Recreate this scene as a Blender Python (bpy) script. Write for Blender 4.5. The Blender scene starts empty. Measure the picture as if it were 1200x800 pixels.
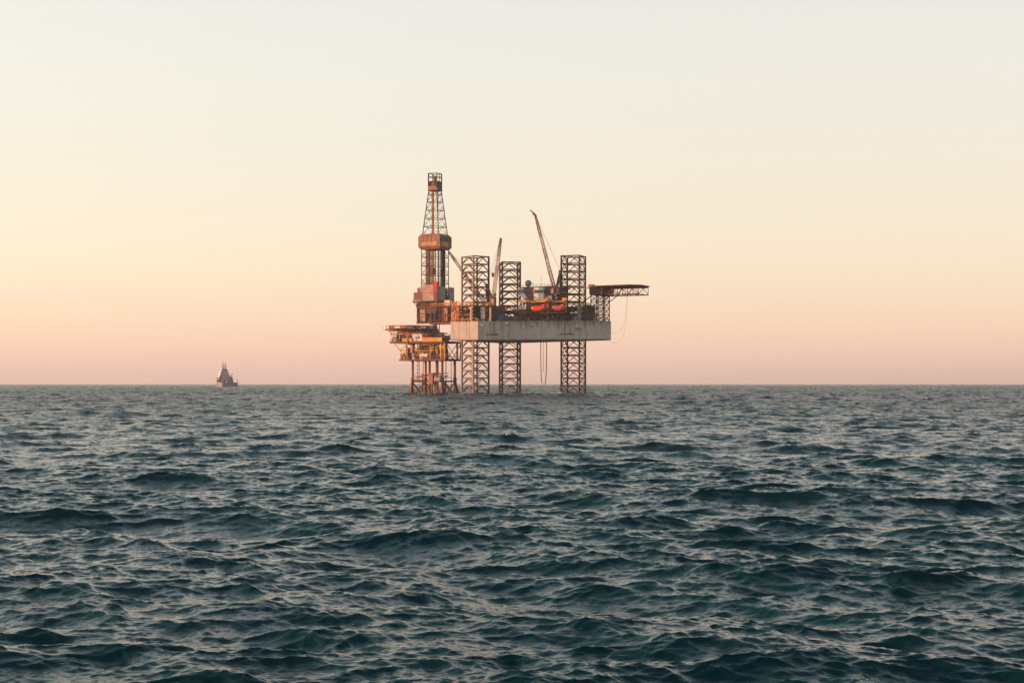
import bpy, bmesh, math, random
import numpy as np
from mathutils import Vector, Matrix
from math import radians as R, sin, cos, pi, sqrt

random.seed(11)
sc = bpy.context.scene
col = sc.collection

# ------------------------------------------------------------------ camera
CAM_H = 4.7                      # metres above mean sea level (deck of a small boat)
F = 1667.0                       # focal length in pixels of the 1200 px wide frame
cam_d = bpy.data.cameras.new('camera')
cam = bpy.data.objects.new('camera', cam_d)
col.objects.link(cam)
cam.location = (0, 0, CAM_H)
cam.rotation_euler = (R(90), 0, 0)
cam_d.sensor_width = 36
cam_d.lens = 50.0
cam_d.shift_y = 49.0 / 1200
cam_d.clip_start = 0.5
cam_d.clip_end = 120000
sc.camera = cam

# ------------------------------------------------------------------ sky
SUN_EL = 6.0
SUN_AZ = -82.0                   # degrees from +Y (the view), negative = left
w = bpy.data.worlds.new('World')
sc.world = w
w.use_nodes = True
nt = w.node_tree
nt.nodes.clear()
N = nt.nodes.new
L = nt.links.new
out = N('ShaderNodeOutputWorld')
sky = N('ShaderNodeTexSky')
sky.sky_type = 'NISHITA'
sky.sun_disc = False
sky.sun_elevation = R(SUN_EL)
sky.sun_rotation = R(SUN_AZ)
sky.air_density = 1.0
sky.dust_density = 2.0
sky.ozone_density = 1.5
bg1 = N('ShaderNodeBackground')
bg1.inputs['Strength'].default_value = 0.05
L(sky.outputs[0], bg1.inputs['Color'])
# the dusty twilight bands of a dusk sky: colour by elevation above the horizon
tc = N('ShaderNodeTexCoord')
sx = N('ShaderNodeSeparateXYZ')
L(tc.outputs['Generated'], sx.inputs[0])
asn = N('ShaderNodeMath'); asn.operation = 'ARCSINE'
L(sx.outputs['Z'], asn.inputs[0])
mr = N('ShaderNodeMapRange')
mr.inputs['From Min'].default_value = 0.0
mr.inputs['From Max'].default_value = R(90)
L(asn.outputs[0], mr.inputs['Value'])
pw = N('ShaderNodeMath'); pw.operation = 'POWER'; pw.inputs[1].default_value = 0.5
L(mr.outputs[0], pw.inputs[0])
ramp = N('ShaderNodeValToRGB')
L(pw.outputs[0], ramp.inputs['Fac'])
def lin(c):
    return tuple(((v / 255) / 12.92 if v / 255 <= 0.04045 else ((v / 255 + 0.055) / 1.055) ** 2.4) for v in c)
BANDS = [  # elevation in degrees, displayed colour
    (0.0, (241, 206, 199)),
    (0.45, (256, 215, 199)),
    (1.1, (264, 219, 198)),
    (2.4, (263, 225, 201)),
    (5.1, (259, 235, 207)),
    (8.5, (254, 238, 215)),
    (11.9, (251, 241, 223)),
    (15.1, (247, 240, 227)),
    (26.0, (134, 166, 168)),
    (50.0, (60, 106, 114)),
    (90.0, (40, 80, 89)),
]
cr = ramp.color_ramp
cr.interpolation = 'LINEAR'
while len(cr.elements) > 1:
    cr.elements.remove(cr.elements[-1])
for i, (el, c) in enumerate(BANDS):
    p = (el / 90) ** 0.5
    e = cr.elements[0] if i == 0 else cr.elements.new(p)
    e.position = p
    e.color = lin(c) + (1,)
bg2 = N('ShaderNodeBackground')
bg2.inputs['Strength'].default_value = 0.40
# a little yellower towards the sun, a little pinker away from it
azm = N('ShaderNodeMapRange')
azm.inputs['From Min'].default_value = -0.36
azm.inputs['From Max'].default_value = 0.36
L(sx.outputs['X'], azm.inputs['Value'])
tint = N('ShaderNodeMix'); tint.data_type = 'RGBA'
tint.inputs[6].default_value = (1.0, 0.992, 0.98, 1)
tint.inputs[7].default_value = (1.0, 0.982, 0.983, 1)
L(azm.outputs[0], tint.inputs['Factor'])
mul = N('ShaderNodeMix'); mul.data_type = 'RGBA'; mul.blend_type = 'MULTIPLY'
mul.inputs['Factor'].default_value = 1
L(ramp.outputs[0], mul.inputs[6]); L(tint.outputs[2], mul.inputs[7])
L(mul.outputs[2], bg2.inputs['Color'])
add = N('ShaderNodeAddShader')
L(bg1.outputs[0], add.inputs[0]); L(bg2.outputs[0], add.inputs[1])
L(add.outputs[0], out.inputs['Surface'])

# ------------------------------------------------------------------ sun
sd = bpy.data.lights.new('sun', 'SUN')
sd.energy = 5.0
sd.angle = R(0.6)
sd.color = (1.0, 0.47, 0.28)
so = bpy.data.objects.new('sun', sd)
col.objects.link(so)
to_sun = Vector((sin(R(SUN_AZ)) * cos(R(SUN_EL)), cos(R(SUN_AZ)) * cos(R(SUN_EL)), sin(R(SUN_EL))))
so.rotation_euler = to_sun.to_track_quat('Z', 'Y').to_euler()
so.location = to_sun * 300

# ------------------------------------------------------------------ view
sc.view_settings.view_transform = 'Standard'
sc.view_settings.look = 'None'
sc.view_settings.gamma = 1
sc.view_settings.use_curve_mapping = False
sc.view_settings.exposure = 1.0
sc.cycles.max_bounces = 6
sc.cycles.use_denoising = True

# ------------------------------------------------------------------ sea
def ocean_tile(n, size, lam_max, lam_min, hs_scale, seed, wind, spread, lam_p):
    """Height and choppy shift of one periodic patch of wind sea (random-phase spectrum, by FFT)."""
    rng = np.random.default_rng(seed)
    k1 = 2 * np.pi * np.fft.fftfreq(n, d=size / n)
    kx, ky = np.meshgrid(k1, k1, indexing='ij')
    k = np.hypot(kx, ky); k[0, 0] = 1e-6
    kp = 2 * np.pi / lam_p
    S = np.exp(-1.25 * (kp / k) ** 2) / k ** 4
    kn, kxm = 2 * np.pi / lam_max, 2 * np.pi / lam_min
    lo = np.clip((np.log2(k) - np.log2(kn)) / 0.5 + 0.5, 0, 1)
    hi = np.clip((np.log2(kxm) - np.log2(k)) / 0.5 + 0.5, 0, 1)
    c = (kx * np.cos(wind) + ky * np.sin(wind)) / k
    # narrow at the peak, wider for short waves
    p = spread / (1 + 0.28 * np.log2(np.maximum(k / kp, 1)))
    D = np.where(c > 0, np.abs(c) ** p, 0.10 * np.abs(c) ** p) + 0.015
    amp = np.sqrt(S * D * lo * hi) * (2 * np.pi / size)
    amp[0, 0] = 0
    h = amp * (rng.standard_normal((n, n)) + 1j * rng.standard_normal((n, n)))
    f = lambda a: np.fft.ifft2(a).real * n * n
    z = f(h)
    return [a * hs_scale for a in (z, f(1j * kx / k * h), f(1j * ky / k * h), f(k * h))]

def sample(tile, size, rot, x, y):
    n = tile[0].shape[0]
    c_, s_ = cos(rot), sin(rot)
    u = ((x * c_ + y * s_) / size % 1.0) * n
    v = ((-x * s_ + y * c_) / size % 1.0) * n
    i0 = np.floor(u).astype(np.int64); j0 = np.floor(v).astype(np.int64)
    fu = (u - i0); fv = (v - j0)
    i0 %= n; j0 %= n
    i1 = (i0 + 1) % n; j1 = (j0 + 1) % n
    res = []
    for a in tile:
        res.append(a[i0, j0] * (1 - fu) * (1 - fv) + a[i1, j0] * fu * (1 - fv) + a[i0, j1] * (1 - fu) * fv + a[i1, j1] * fu * fv)
    z, du, dv, cp = res
    return z, du * c_ - dv * s_, du * s_ + dv * c_, cp

SEA = dict(amp=0.098, lam_p=15.5, wind=R(-103), spread=3.6, chop=1.2)

def build_sea():
    rs = [4.0]
    while rs[-1] < 6000:
        d = rs[-1] * (0.0023 if rs[-1] < 90 else 0.0036)
        rs.append(rs[-1] + (d if d < 1.5 else 1.5 + (d - 1.5) * 0.12))
    while rs[-1] < 14000:
        rs.append(rs[-1] * 1.15)
    rs = np.array(rs)
    fine = np.arange(R(-28), R(28), R(0.04))
    side = np.arange(R(28), R(75), R(0.16))
    coarse = np.linspace(R(75), R(285), 60)[:-1]
    th = np.concatenate([fine, side, coarse, R(360) - side[::-1]])
    th = th[np.append(np.diff(th) > 1e-9, True)]
    nr, na = len(rs), len(th)
    rr, tt = np.meshgrid(rs, th, indexing='ij')
    x = (rr * np.sin(tt)).ravel(); y = (rr * np.cos(tt)).ravel(); r = rr.ravel()
    cmp = np.zeros_like(x); z = np.zeros_like(x); dx = np.zeros_like(x); dy = np.zeros_like(x)
    A = SEA
    near_fine = (np.abs(np.where(tt > pi, tt - 2 * pi, tt)) < R(76)).ravel()
    for (n, size, l0, l1, seed, rot, fade0, fade1) in (
            (2048, 640.0, 400, 4.0, 5, R(23), 4000, 5000),
            (1024, 83.0, 4.0, 0.9, 8, R(-37), 1500, 3000),
            (2048, 17.3, 0.9, 0.12, 4, R(11), 260, 800)):
        t = ocean_tile(n, size, l0, l1, A['amp'] * (0.84 if size > 100 else 1.08 if size > 50 else 1.15), seed, A['wind'] - rot, A['spread'], A['lam_p'])
        f = np.clip((fade1 - r) / (fade1 - fade0), 0, 1)
        f = np.where(near_fine, f, f * np.clip((120 - r) / 100, 0, 1) * (1.0 if size > 100 else 0.0))
        m = f > 0
        a, b, c, e = sample(t, size, rot, x[m], y[m])
        if size > 100:
            f = f * (1 + 0.5 * np.clip((r - 100) / 500, 0, 1))
        z[m] += a * f[m]; cmp[m] += e * f[m] * (size > 50); dx[m] += b * f[m]; dy[m] += c * f[m]
        print('tile', size, 'Hs', 4 * t[0].std(), 'slope', np.diff(t[0], axis=0).std() / (size / n))
    x = x + A['chop'] * dx; y = y + A['chop'] * dy
    co = np.stack([x, y, z], 1).astype(np.float32)
    # close the hole under the camera with one centre vertex
    co = np.vstack([co, np.array([[0, 0, 0]], np.float32)])
    ci = len(co) - 1
    i = np.arange(nr - 1)[:, None]; j = np.arange(na)[None, :]
    j2 = (j + 1) % na
    quads = np.stack([i * na + j, (i + 1) * na + j, (i + 1) * na + j2, i * na + j2], -1).reshape(-1, 4)[:, ::-1]
    jj = np.arange(na)
    tris = np.stack([np.full(na, ci), (jj + 1) % na, jj], 1)
    me = bpy.data.meshes.new('sea')
    nl = quads.size + tris.size
    me.vertices.add(len(co)); me.vertices.foreach_set('co', co.ravel())
    me.loops.add(nl)
    me.loops.foreach_set('vertex_index', np.concatenate([quads.ravel(), tris.ravel()]).astype(np.int32))
    npoly = len(quads) + len(tris)
    me.polygons.add(npoly)
    st = np.concatenate([np.arange(len(quads)) * 4, quads.size + np.arange(len(tris)) * 3]).astype(np.int32)
    me.polygons.foreach_set('loop_start', st)
    me.polygons.foreach_set('use_smooth', np.ones(npoly, bool))
    me.update(calc_edges=True)
    near = (r > 25) & (r < 300) & near_fine
    q0, q1 = np.quantile(cmp[near], (0.9982, 0.9998))
    fo = me.attributes.new('broken_crest', 'FLOAT', 'POINT')
    fo.data.foreach_set('value', np.append(np.clip((cmp - q0) / (q1 - q0), 0, 1) * np.clip((r - 45) / 30, 0, 1), 0).astype(np.float32))
    la = me.attributes.new('unresolved', 'FLOAT', 'POINT')
    la.data.foreach_set('value', np.append(np.clip((r - 50) / 300, 0, 1), 0).astype(np.float32))
    o = bpy.data.objects.new('sea', me)
    col.objects.link(o)
    o['kind'] = 'structure'
    return o

def sea_material():
    m = bpy.data.materials.new('sea_water')
    m.use_nodes = True
    t = m.node_tree
    b = t.nodes['Principled BSDF']
    b.inputs['Base Color'].default_value = (0.003, 0.026, 0.030, 1)
    b.inputs['Roughness'].default_value = 0.07
    b.inputs['IOR'].default_value = 1.33
    geo = t.nodes.new('ShaderNodeNewGeometry')
    mp = t.nodes.new('ShaderNodeMapping')
    mp.inputs['Rotation'].default_value = (0, 0, R(8))
    mp.inputs['Scale'].default_value = (0.6, 1.35, 1.0)
    t.links.new(geo.outputs['Position'], mp.inputs['Vector'])
    n1 = t.nodes.new('ShaderNodeTexNoise')
    n1.inputs['Scale'].default_value = 6.0
    n1.inputs['Detail'].default_value = 3
    n1.inputs['Roughness'].default_value = 0.55
    n1.inputs['Distortion'].default_value = 0.6
    t.links.new(mp.outputs[0], n1.inputs['Vector'])
    bp = t.nodes.new('ShaderNodeBump')
    bp.inputs['Strength'].default_value = 0.35
    # waves too short for the mesh far out are carried by a coarser bump there
    at = t.nodes.new('ShaderNodeAttribute'); at.attribute_name = 'unresolved'
    n2 = t.nodes.new('ShaderNodeTexNoise')
    n2.inputs['Scale'].default_value = 1.2
    n2.inputs['Detail'].default_value = 3
    t.links.new(mp.outputs[0], n2.inputs['Vector'])
    b2 = t.nodes.new('ShaderNodeBump')
    b2.inputs['Distance'].default_value = 0.75
    hf = t.nodes.new('ShaderNodeMath'); hf.operation = 'MULTIPLY'; hf.inputs[1].default_value = 0.7
    t.links.new(at.outputs['Fac'], hf.inputs[0])
    t.links.new(hf.outputs[0], b2.inputs['Strength'])
    rg = t.nodes.new('ShaderNodeMapRange'); rg.inputs['To Min'].default_value = 0.07; rg.inputs['To Max'].default_value = 0.22
    t.links.new(at.outputs['Fac'], rg.inputs['Value'])
    t.links.new(rg.outputs[0], b.inputs['Roughness'])
    t.links.new(n2.outputs['Fac'], b2.inputs['Height'])
    t.links.new(b2.outputs[0], bp.inputs['Normal'])
    bp.inputs['Distance'].default_value = 0.05
    t.links.new(n1.outputs['Fac'], bp.inputs['Height'])
    t.links.new(bp.outputs[0], b.inputs['Normal'])
    # flecks of foam on the sharpest crests
    fa = t.nodes.new('ShaderNodeAttribute'); fa.attribute_name = 'broken_crest'
    fn = t.nodes.new('ShaderNodeTexNoise'); fn.inputs['Scale'].default_value = 9.0; fn.inputs['Detail'].default_value = 5
    t.links.new(geo.outputs['Position'], fn.inputs['Vector'])
    fm_ = t.nodes.new('ShaderNodeMath'); fm_.operation = 'MULTIPLY_ADD'
    t.links.new(fa.outputs['Fac'], fm_.inputs[0]); fm_.inputs[1].default_value = 0.55
    t.links.new(fn.outputs['Fac'], fm_.inputs[2])
    fr = t.nodes.new('ShaderNodeMapRange'); fr.inputs['From Min'].default_value = 0.72; fr.inputs['From Max'].default_value = 0.95
    t.links.new(fm_.outputs[0], fr.inputs['Value'])
    foam = t.nodes.new('ShaderNodeBsdfDiffuse'); foam.inputs['Color'].default_value = (0.62, 0.64, 0.63, 1)
    ms = t.nodes.new('ShaderNodeMixShader')
    t.links.new(fr.outputs[0], ms.inputs[0]); t.links.new(b.outputs[0], ms.inputs[1]); t.links.new(foam.outputs[0], ms.inputs[2])
    t.links.new(ms.outputs[0], t.nodes['Material Output'].inputs['Surface'])
    return m

sea = build_sea()
sea.data.materials.append(sea_material())

# ------------------------------------------------------------------ materials
def mat(name, colour, rough=0.6, wear=0.35, wear_col=(0.13, 0.06, 0.035), scale=0.6, streak=1.0, metal=0.0, tone=0.25):
    """Painted or rusty steel: base colour, an uneven tone, and patches of wear drawn out downwards."""
    m = bpy.data.materials.new(name)
    m.use_nodes = True
    t = m.node_tree
    b = t.nodes['Principled BSDF']
    b.inputs['Roughness'].default_value = rough
    b.inputs['Metallic'].default_value = metal
    tc = t.nodes.new('ShaderNodeTexCoord')
    mp = t.nodes.new('ShaderNodeMapping')
    mp.inputs['Scale'].default_value = (scale, scale, scale / streak)
    t.links.new(tc.outputs['Object'], mp.inputs['Vector'])
    n1 = t.nodes.new('ShaderNodeTexNoise')
    n1.inputs['Scale'].default_value = 1.0
    n1.inputs['Detail'].default_value = 6
    n1.inputs['Roughness'].default_value = 0.65
    t.links.new(mp.outputs[0], n1.inputs['Vector'])
    r = t.nodes.new('ShaderNodeMapRange')
    r.inputs['From Min'].default_value = 0.62 - 0.22 * wear
    r.inputs['From Max'].default_value = 0.78 - 0.10 * wear
    r.inputs['To Max'].default_value = 0.85
    t.links.new(n1.outputs['Fac'], r.inputs['Value'])
    n2 = t.nodes.new('ShaderNodeTexNoise')
    n2.inputs['Scale'].default_value = 0.35
    n2.inputs['Detail'].default_value = 3
    t.links.new(tc.outputs['Object'], n2.inputs['Vector'])
    hs = t.nodes.new('ShaderNodeMapRange')
    hs.inputs['From Min'].default_value = 0.3
    hs.inputs['From Max'].default_value = 0.7
    hs.inputs['To Min'].default_value = 1 - tone
    hs.inputs['To Max'].default_value = 1 + tone
    t.links.new(n2.outputs['Fac'], hs.inputs['Value'])
    vm = t.nodes.new('ShaderNodeVectorMath'); vm.operation = 'SCALE'
    vm.inputs[0].default_value = colour
    t.links.new(hs.outputs[0], vm.inputs['Scale'])
    mx = t.nodes.new('ShaderNodeMix'); mx.data_type = 'RGBA'
    t.links.new(r.outputs[0], mx.inputs['Factor'])
    t.links.new(vm.outputs[0], mx.inputs[6])
    mx.inputs[7].default_value = wear_col + (1,)
    t.links.new(mx.outputs[2], b.inputs['Base Color'])
    return m

MT = dict(
    hull=mat('hull_paint', (0.55, 0.47, 0.41), 0.6, 0.38, (0.24, 0.19, 0.15), 0.5, 12, tone=0.12),
    leg=mat('leg_steel', (0.078, 0.034, 0.024), 0.65, 0.6, (0.11, 0.038, 0.025), 0.5, 3),
    leg_rust=mat('chord_steel', (0.080, 0.032, 0.021), 0.6, 0.7, (0.12, 0.038, 0.024), 0.35, 5),
    dark=mat('dark_steel', (0.055, 0.045, 0.042), 0.6, 0.4),
    black=mat('black_steel', (0.022, 0.021, 0.022), 0.6, 0.3, (0.06, 0.04, 0.03)),
    brown=mat('red_oxide_steel', (0.20, 0.085, 0.055), 0.65, 0.5, (0.10, 0.05, 0.035)),
    oxide=mat('orange_oxide_panel', (0.30, 0.135, 0.085), 0.65, 0.4, (0.22, 0.09, 0.05), 0.5, 4),
    dust=mat('dusty_pink_panel', (0.40, 0.25, 0.20), 0.65, 0.4, (0.22, 0.12, 0.09), 0.5, 4),
    grey=mat('grey_paint', (0.27, 0.27, 0.27), 0.6, 0.35, (0.15, 0.11, 0.09), 0.5, 4),
    bluegrey=mat('blue_grey_paint', (0.20, 0.23, 0.28), 0.6, 0.3, (0.13, 0.11, 0.10)),
    white=mat('white_paint', (0.70, 0.66, 0.60), 0.55, 0.35, (0.36, 0.24, 0.17), 0.5, 5),
    yellow=mat('yellow_paint', (0.62, 0.33, 0.05), 0.55, 0.35, (0.28, 0.13, 0.05)),
    orange=mat('orange_paint', (0.70, 0.24, 0.02), 0.55, 0.25, (0.35, 0.12, 0.03)),
    red=mat('red_paint', (0.50, 0.03, 0.035), 0.5, 0.25, (0.3, 0.05, 0.03)),
    darkred=mat('dark_red_paint', (0.15, 0.03, 0.03), 0.55, 0.35, (0.1, 0.03, 0.03)),
    boom_red=mat('boom_red_paint', (0.17, 0.028, 0.022), 0.55, 0.35),
    boom_white=mat('boom_white_paint', (0.42, 0.31, 0.25), 0.55, 0.35, (0.3, 0.16, 0.1)),
    boat=mat('lifeboat_orange', (0.68, 0.065, 0.028), 0.4, 0.15, (0.5, 0.08, 0.03)),
    boat2=mat('faded_lifeboat_orange', (0.52, 0.10, 0.06), 0.45, 0.25, (0.4, 0.1, 0.05)),
    blue=mat('bright_blue_paint', (0.015, 0.16, 0.27), 0.5, 0.25, (0.05, 0.08, 0.1)),
    navy=mat('navy_paint', (0.035, 0.045, 0.085), 0.5, 0.25, (0.05, 0.05, 0.06)),
    glass=mat('dark_glass', (0.02, 0.025, 0.03), 0.12, 0.0, (0.03, 0.03, 0.03), tone=0.1),
    radome=mat('radome_shell', (0.30, 0.32, 0.34), 0.5, 0.15, (0.22, 0.2, 0.19)),
    pile=mat('pile_coating', (0.34, 0.14, 0.055), 0.6, 0.5, (0.16, 0.06, 0.035), 0.5, 5),
    jacket=mat('jacket_steel', (0.13, 0.045, 0.03), 0.65, 0.6, (0.07, 0.035, 0.03), 0.5, 3),
    board=mat('faded_board', (0.46, 0.25, 0.12), 0.6, 0.4, (0.3, 0.14, 0.08)),
    hose=mat('rubber_hose', (0.10, 0.075, 0.065), 0.7, 0.2),
    ship=mat('ship_hull_paint', (0.12, 0.13, 0.15), 0.55, 0.4, (0.2, 0.1, 0.07), 0.4, 6),
    shipbow=mat('ship_bow_paint', (0.26, 0.22, 0.21), 0.55, 0.3, (0.4, 0.15, 0.1), 0.4, 4),
    shipwhite=mat('ship_white_paint', (0.36, 0.36, 0.37), 0.55, 0.35, (0.25, 0.17, 0.13), 0.4, 5),
)

def stain_hull(m):
    """Dark run-down stains below the deck edge along the working side of the hull."""
    t = m.node_tree
    b = t.nodes['Principled BSDF']
    src = b.inputs['Base Color'].links[0].from_socket
    tc = t.nodes.new('ShaderNodeTexCoord')
    sp = t.nodes.new('ShaderNodeSeparateXYZ'); t.links.new(tc.outputs['Object'], sp.inputs[0])
    mp = t.nodes.new('ShaderNodeMapping'); mp.inputs['Scale'].default_value = (1.5, 1.5, 0.07)
    t.links.new(tc.outputs['Object'], mp.inputs['Vector'])
    n = t.nodes.new('ShaderNodeTexNoise'); n.inputs['Scale'].default_value = 1.0; n.inputs['Detail'].default_value = 4
    t.links.new(mp.outputs[0], n.inputs['Vector'])
    zr = t.nodes.new('ShaderNodeMapRange'); zr.inputs['From Min'].default_value = 26.5; zr.inputs['From Max'].default_value = 31.6
    t.links.new(sp.outputs['Z'], zr.inputs['Value'])
    xr = t.nodes.new('ShaderNodeMapRange'); xr.interpolation_type = 'SMOOTHSTEP'
    xr.inputs['From Min'].default_value = 8; xr.inputs['From Max'].default_value = 26
    t.links.new(sp.outputs['X'], xr.inputs['Value'])
    a = t.nodes.new('ShaderNodeMath'); a.operation = 'MULTIPLY_ADD'
    t.links.new(zr.outputs[0], a.inputs[0]); a.inputs[1].default_value = 0.42
    t.links.new(n.outputs['Fac'], a.inputs[2])
    st = t.nodes.new('ShaderNodeMapRange'); st.inputs['From Min'].default_value = 0.70; st.inputs['From Max'].default_value = 0.92
    t.links.new(a.outputs[0], st.inputs['Value'])
    f = t.nodes.new('ShaderNodeMath'); f.operation = 'MULTIPLY'
    t.links.new(st.outputs[0], f.inputs[0]); t.links.new(xr.outputs[0], f.inputs[1])
    f2 = t.nodes.new('ShaderNodeMath'); f2.operation = 'MULTIPLY'; f2.inputs[1].default_value = 0.65
    t.links.new(f.outputs[0], f2.inputs[0])
    mx = t.nodes.new('ShaderNodeMix'); mx.data_type = 'RGBA'
    t.links.new(f2.outputs[0], mx.inputs['Factor']); t.links.new(src, mx.inputs[6])
    mx.inputs[7].default_value = (0.10, 0.075, 0.06, 1)
    t.links.new(mx.outputs[2], b.inputs['Base Color'])
stain_hull(MT['hull'])

# ------------------------------------------------------------------ mesh tools
class MB:
    """Collects boxes, tubes and shells; build() links them as ONE mesh object."""
    def __init__(self):
        self.v = []; self.f = []
    def add(self, vs, fs):
        o = len(self.v)
        self.v += [tuple(p) for p in vs]
        self.f += [tuple(i + o for i in f) for f in fs]
        return self
    def prism(self, poly, z0, z1, top_scale=None):
        n = len(poly)
        vs = [(x, y, z0) for x, y in poly] + [(x, y, z1) for x, y in poly]
        fs = [tuple(range(n))[::-1], tuple(range(n, 2 * n))] + [(i, (i + 1) % n, n + (i + 1) % n, n + i) for i in range(n)]
        return self.add(vs, fs)
    def box(self, x0, x1, y0, y1, z0, z1):
        return self.prism([(x0, y0), (x1, y0), (x1, y1), (x0, y1)], z0, z1)
    def rbox(self, cx, cy, lx, ly, z0, z1, ang):
        c, s = cos(ang), sin(ang)
        return self.prism([(cx + x * c - y * s, cy + x * s + y * c) for x, y in ((-lx / 2, -ly / 2), (lx / 2, -ly / 2), (lx / 2, ly / 2), (-lx / 2, ly / 2))], z0, z1)
    def tube(self, a, b, r, n=6, r2=None, cap=True):
        a, b = Vector(a), Vector(b)
        d = (b - a)
        if d.length < 1e-6: return self
        d.normalize()
        u = d.cross(Vector((0, 0, 1)) if abs(d.z) < 0.95 else Vector((1, 0, 0))).normalized()
        w_ = d.cross(u)
        r2 = r if r2 is None else r2
        vs = []
        for p, q in ((a, r), (b, r2)):
            for k in range(n):
                t = 2 * pi * k / n + pi / n
                vs.append(p + (u * cos(t) + w_ * sin(t)) * q)
        fs = [(k, (k + 1) % n, n + (k + 1) % n, n + k) for k in range(n)]
        if cap: fs += [tuple(range(n))[::-1], tuple(range(n, 2 * n))]
        return self.add(vs, fs)
    def beam(self, a, b, wd, ht):
        """Rectangular bar: wd sideways, ht upwards."""
        a, b = Vector(a), Vector(b)
        d = (b - a).normalized()
        u = d.cross(Vector((0, 0, 1)) if abs(d.z) < 0.99 else Vector((0, 1, 0))).normalized()
        w_ = u.cross(d)
        vs = []
        for p in (a, b):
            for s, t in ((-1, -1), (1, -1), (1, 1), (-1, 1)):
                vs.append(p + u * s * wd / 2 + w_ * t * ht / 2)
        return self.add(vs, [(0, 1, 2, 3)[::-1], (4, 5, 6, 7), (0, 1, 5, 4), (1, 2, 6, 5), (2, 3, 7, 6), (3, 0, 4, 7)])
    def path(self, pts, r, n=6):
        for a, b in zip(pts, pts[1:]): self.tube(a, b, r, n)
        return self
    def lathe(self, cx, cy, prof, n=16):
        """prof: (radius, z) from bottom to top."""
        vs = []
        for r, z in prof:
            for k in range(n):
                t = 2 * pi * k / n
                vs.append((cx + r * cos(t), cy + r * sin(t), z))
        fs = []
        for i in range(len(prof) - 1):
            for k in range(n):
                fs.append((i * n + k, i * n + (k + 1) % n, (i + 1) * n + (k + 1) % n, (i + 1) * n + k))
        fs += [tuple(range(n))[::-1], tuple(range((len(prof) - 1) * n, len(prof) * n))]
        return self.add(vs, fs)
    def htank(self, a, b, r, n=14):
        """Horizontal drum with domed ends."""
        a, b = Vector(a), Vector(b); d = (b - a).normalized()
        self.tube(a, b, r, n, cap=False)
        for p, s in ((a, -1), (b, 1)):
            self.tube(p, p + d * s * r * 0.35, r, n, r2=r * 0.75)
            self.tube(p + d * s * r * 0.35, p + d * s * r * 0.5, r * 0.75, n, r2=r * 0.3)
        return self
    def ball(self, c, r, n=16, m=10):
        prof = [(max(r * sin(pi * i / m), 0.01), c[2] - r * cos(pi * i / m)) for i in range(m + 1)]
        return self.lathe(c[0], c[1], prof, n)
    def rail(self, pts, h=1.1, step=2.0, r=0.045, closed=False):
        pts = [Vector(p) for p in pts]
        if closed: pts.append(pts[0])
        for a, b in zip(pts, pts[1:]):
            n = max(1, int((b - a).length / step))
            for k in range(n + 1):
                p = a.lerp(b, k / n)
                self.tube(p, p + Vector((0, 0, h)), r, 4)
            for q in (h, h * 0.55):
                o = Vector((0, 0, q))
                self.tube(a + o, b + o, r, 4)
        return self
    def boom(self, a, b, w0, w1, bays, rc, rb):
        """Four-chord lattice boom from a to b, lying in a vertical plane."""
        a, b = Vector(a), Vector(b); d = (b - a).normalized()
        u = d.cross(Vector((0, 0, 1))).normalized(); w_ = u.cross(d)
        def nodes(t):
            p = a.lerp(b, t); s = (w0 + (w1 - w0) * t) / 2
            return [p + u * s * i + w_ * s * j for i, j in ((-1, -1), (1, -1), (1, 1), (-1, 1))]
        for k in range(bays):
            A, B = nodes(k / bays), nodes((k + 1) / bays)
            for i in range(4):
                self.tube(A[i], B[i], rc, 5)
                self.tube(A[i], A[(i + 1) % 4], rb, 4)
                self.tube(A[i], B[(i + 1) % 4], rb, 4) if k % 2 else self.tube(A[(i + 1) % 4], B[i], rb, 4)
        E = nodes(1)
        for i in range(4): self.tube(E[i], E[(i + 1) % 4], rb, 4)
        return self
    def build(self, name, m, parent=None, smooth=False, loc=None):
        me = bpy.data.meshes.new(name)
        me.from_pydata(self.v, [], self.f)
        bm = bmesh.new(); bm.from_mesh(me)
        bmesh.ops.recalc_face_normals(bm, faces=bm.faces)
        bm.to_mesh(me); bm.free()
        if smooth:
            me.polygons.foreach_set('use_smooth', [True] * len(me.polygons))
        me.materials.append(MT[m] if isinstance(m, str) else m)
        o = bpy.data.objects.new(name, me)
        col.objects.link(o)
        if parent: o.parent = parent
        if loc: o.location = loc
        return o

def tag(o, label, cat, group=None, kind=None):
    o['label'] = label; o['category'] = cat
    if group: o['group'] = group
    if kind: o['kind'] = kind
    return o
def thing(name, loc, rz, label, cat, group=None):
    o = bpy.data.objects.new(name, None)
    col.objects.link(o)
    o.location = loc; o.rotation_euler = (0, 0, rz)
    o.empty_display_size = 2
    return tag(o, label, cat, group)
def lbl(o, text):
    o['label'] = text
    return o
def copy_part(o, parent, loc, rz):
    c = o.copy(); col.objects.link(c); c.parent = parent; c.location = loc; c.rotation_euler = (0, 0, rz)
    for ch in list(o.children):
        d = ch.copy(); col.objects.link(d); d.parent = c
    return c

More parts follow.
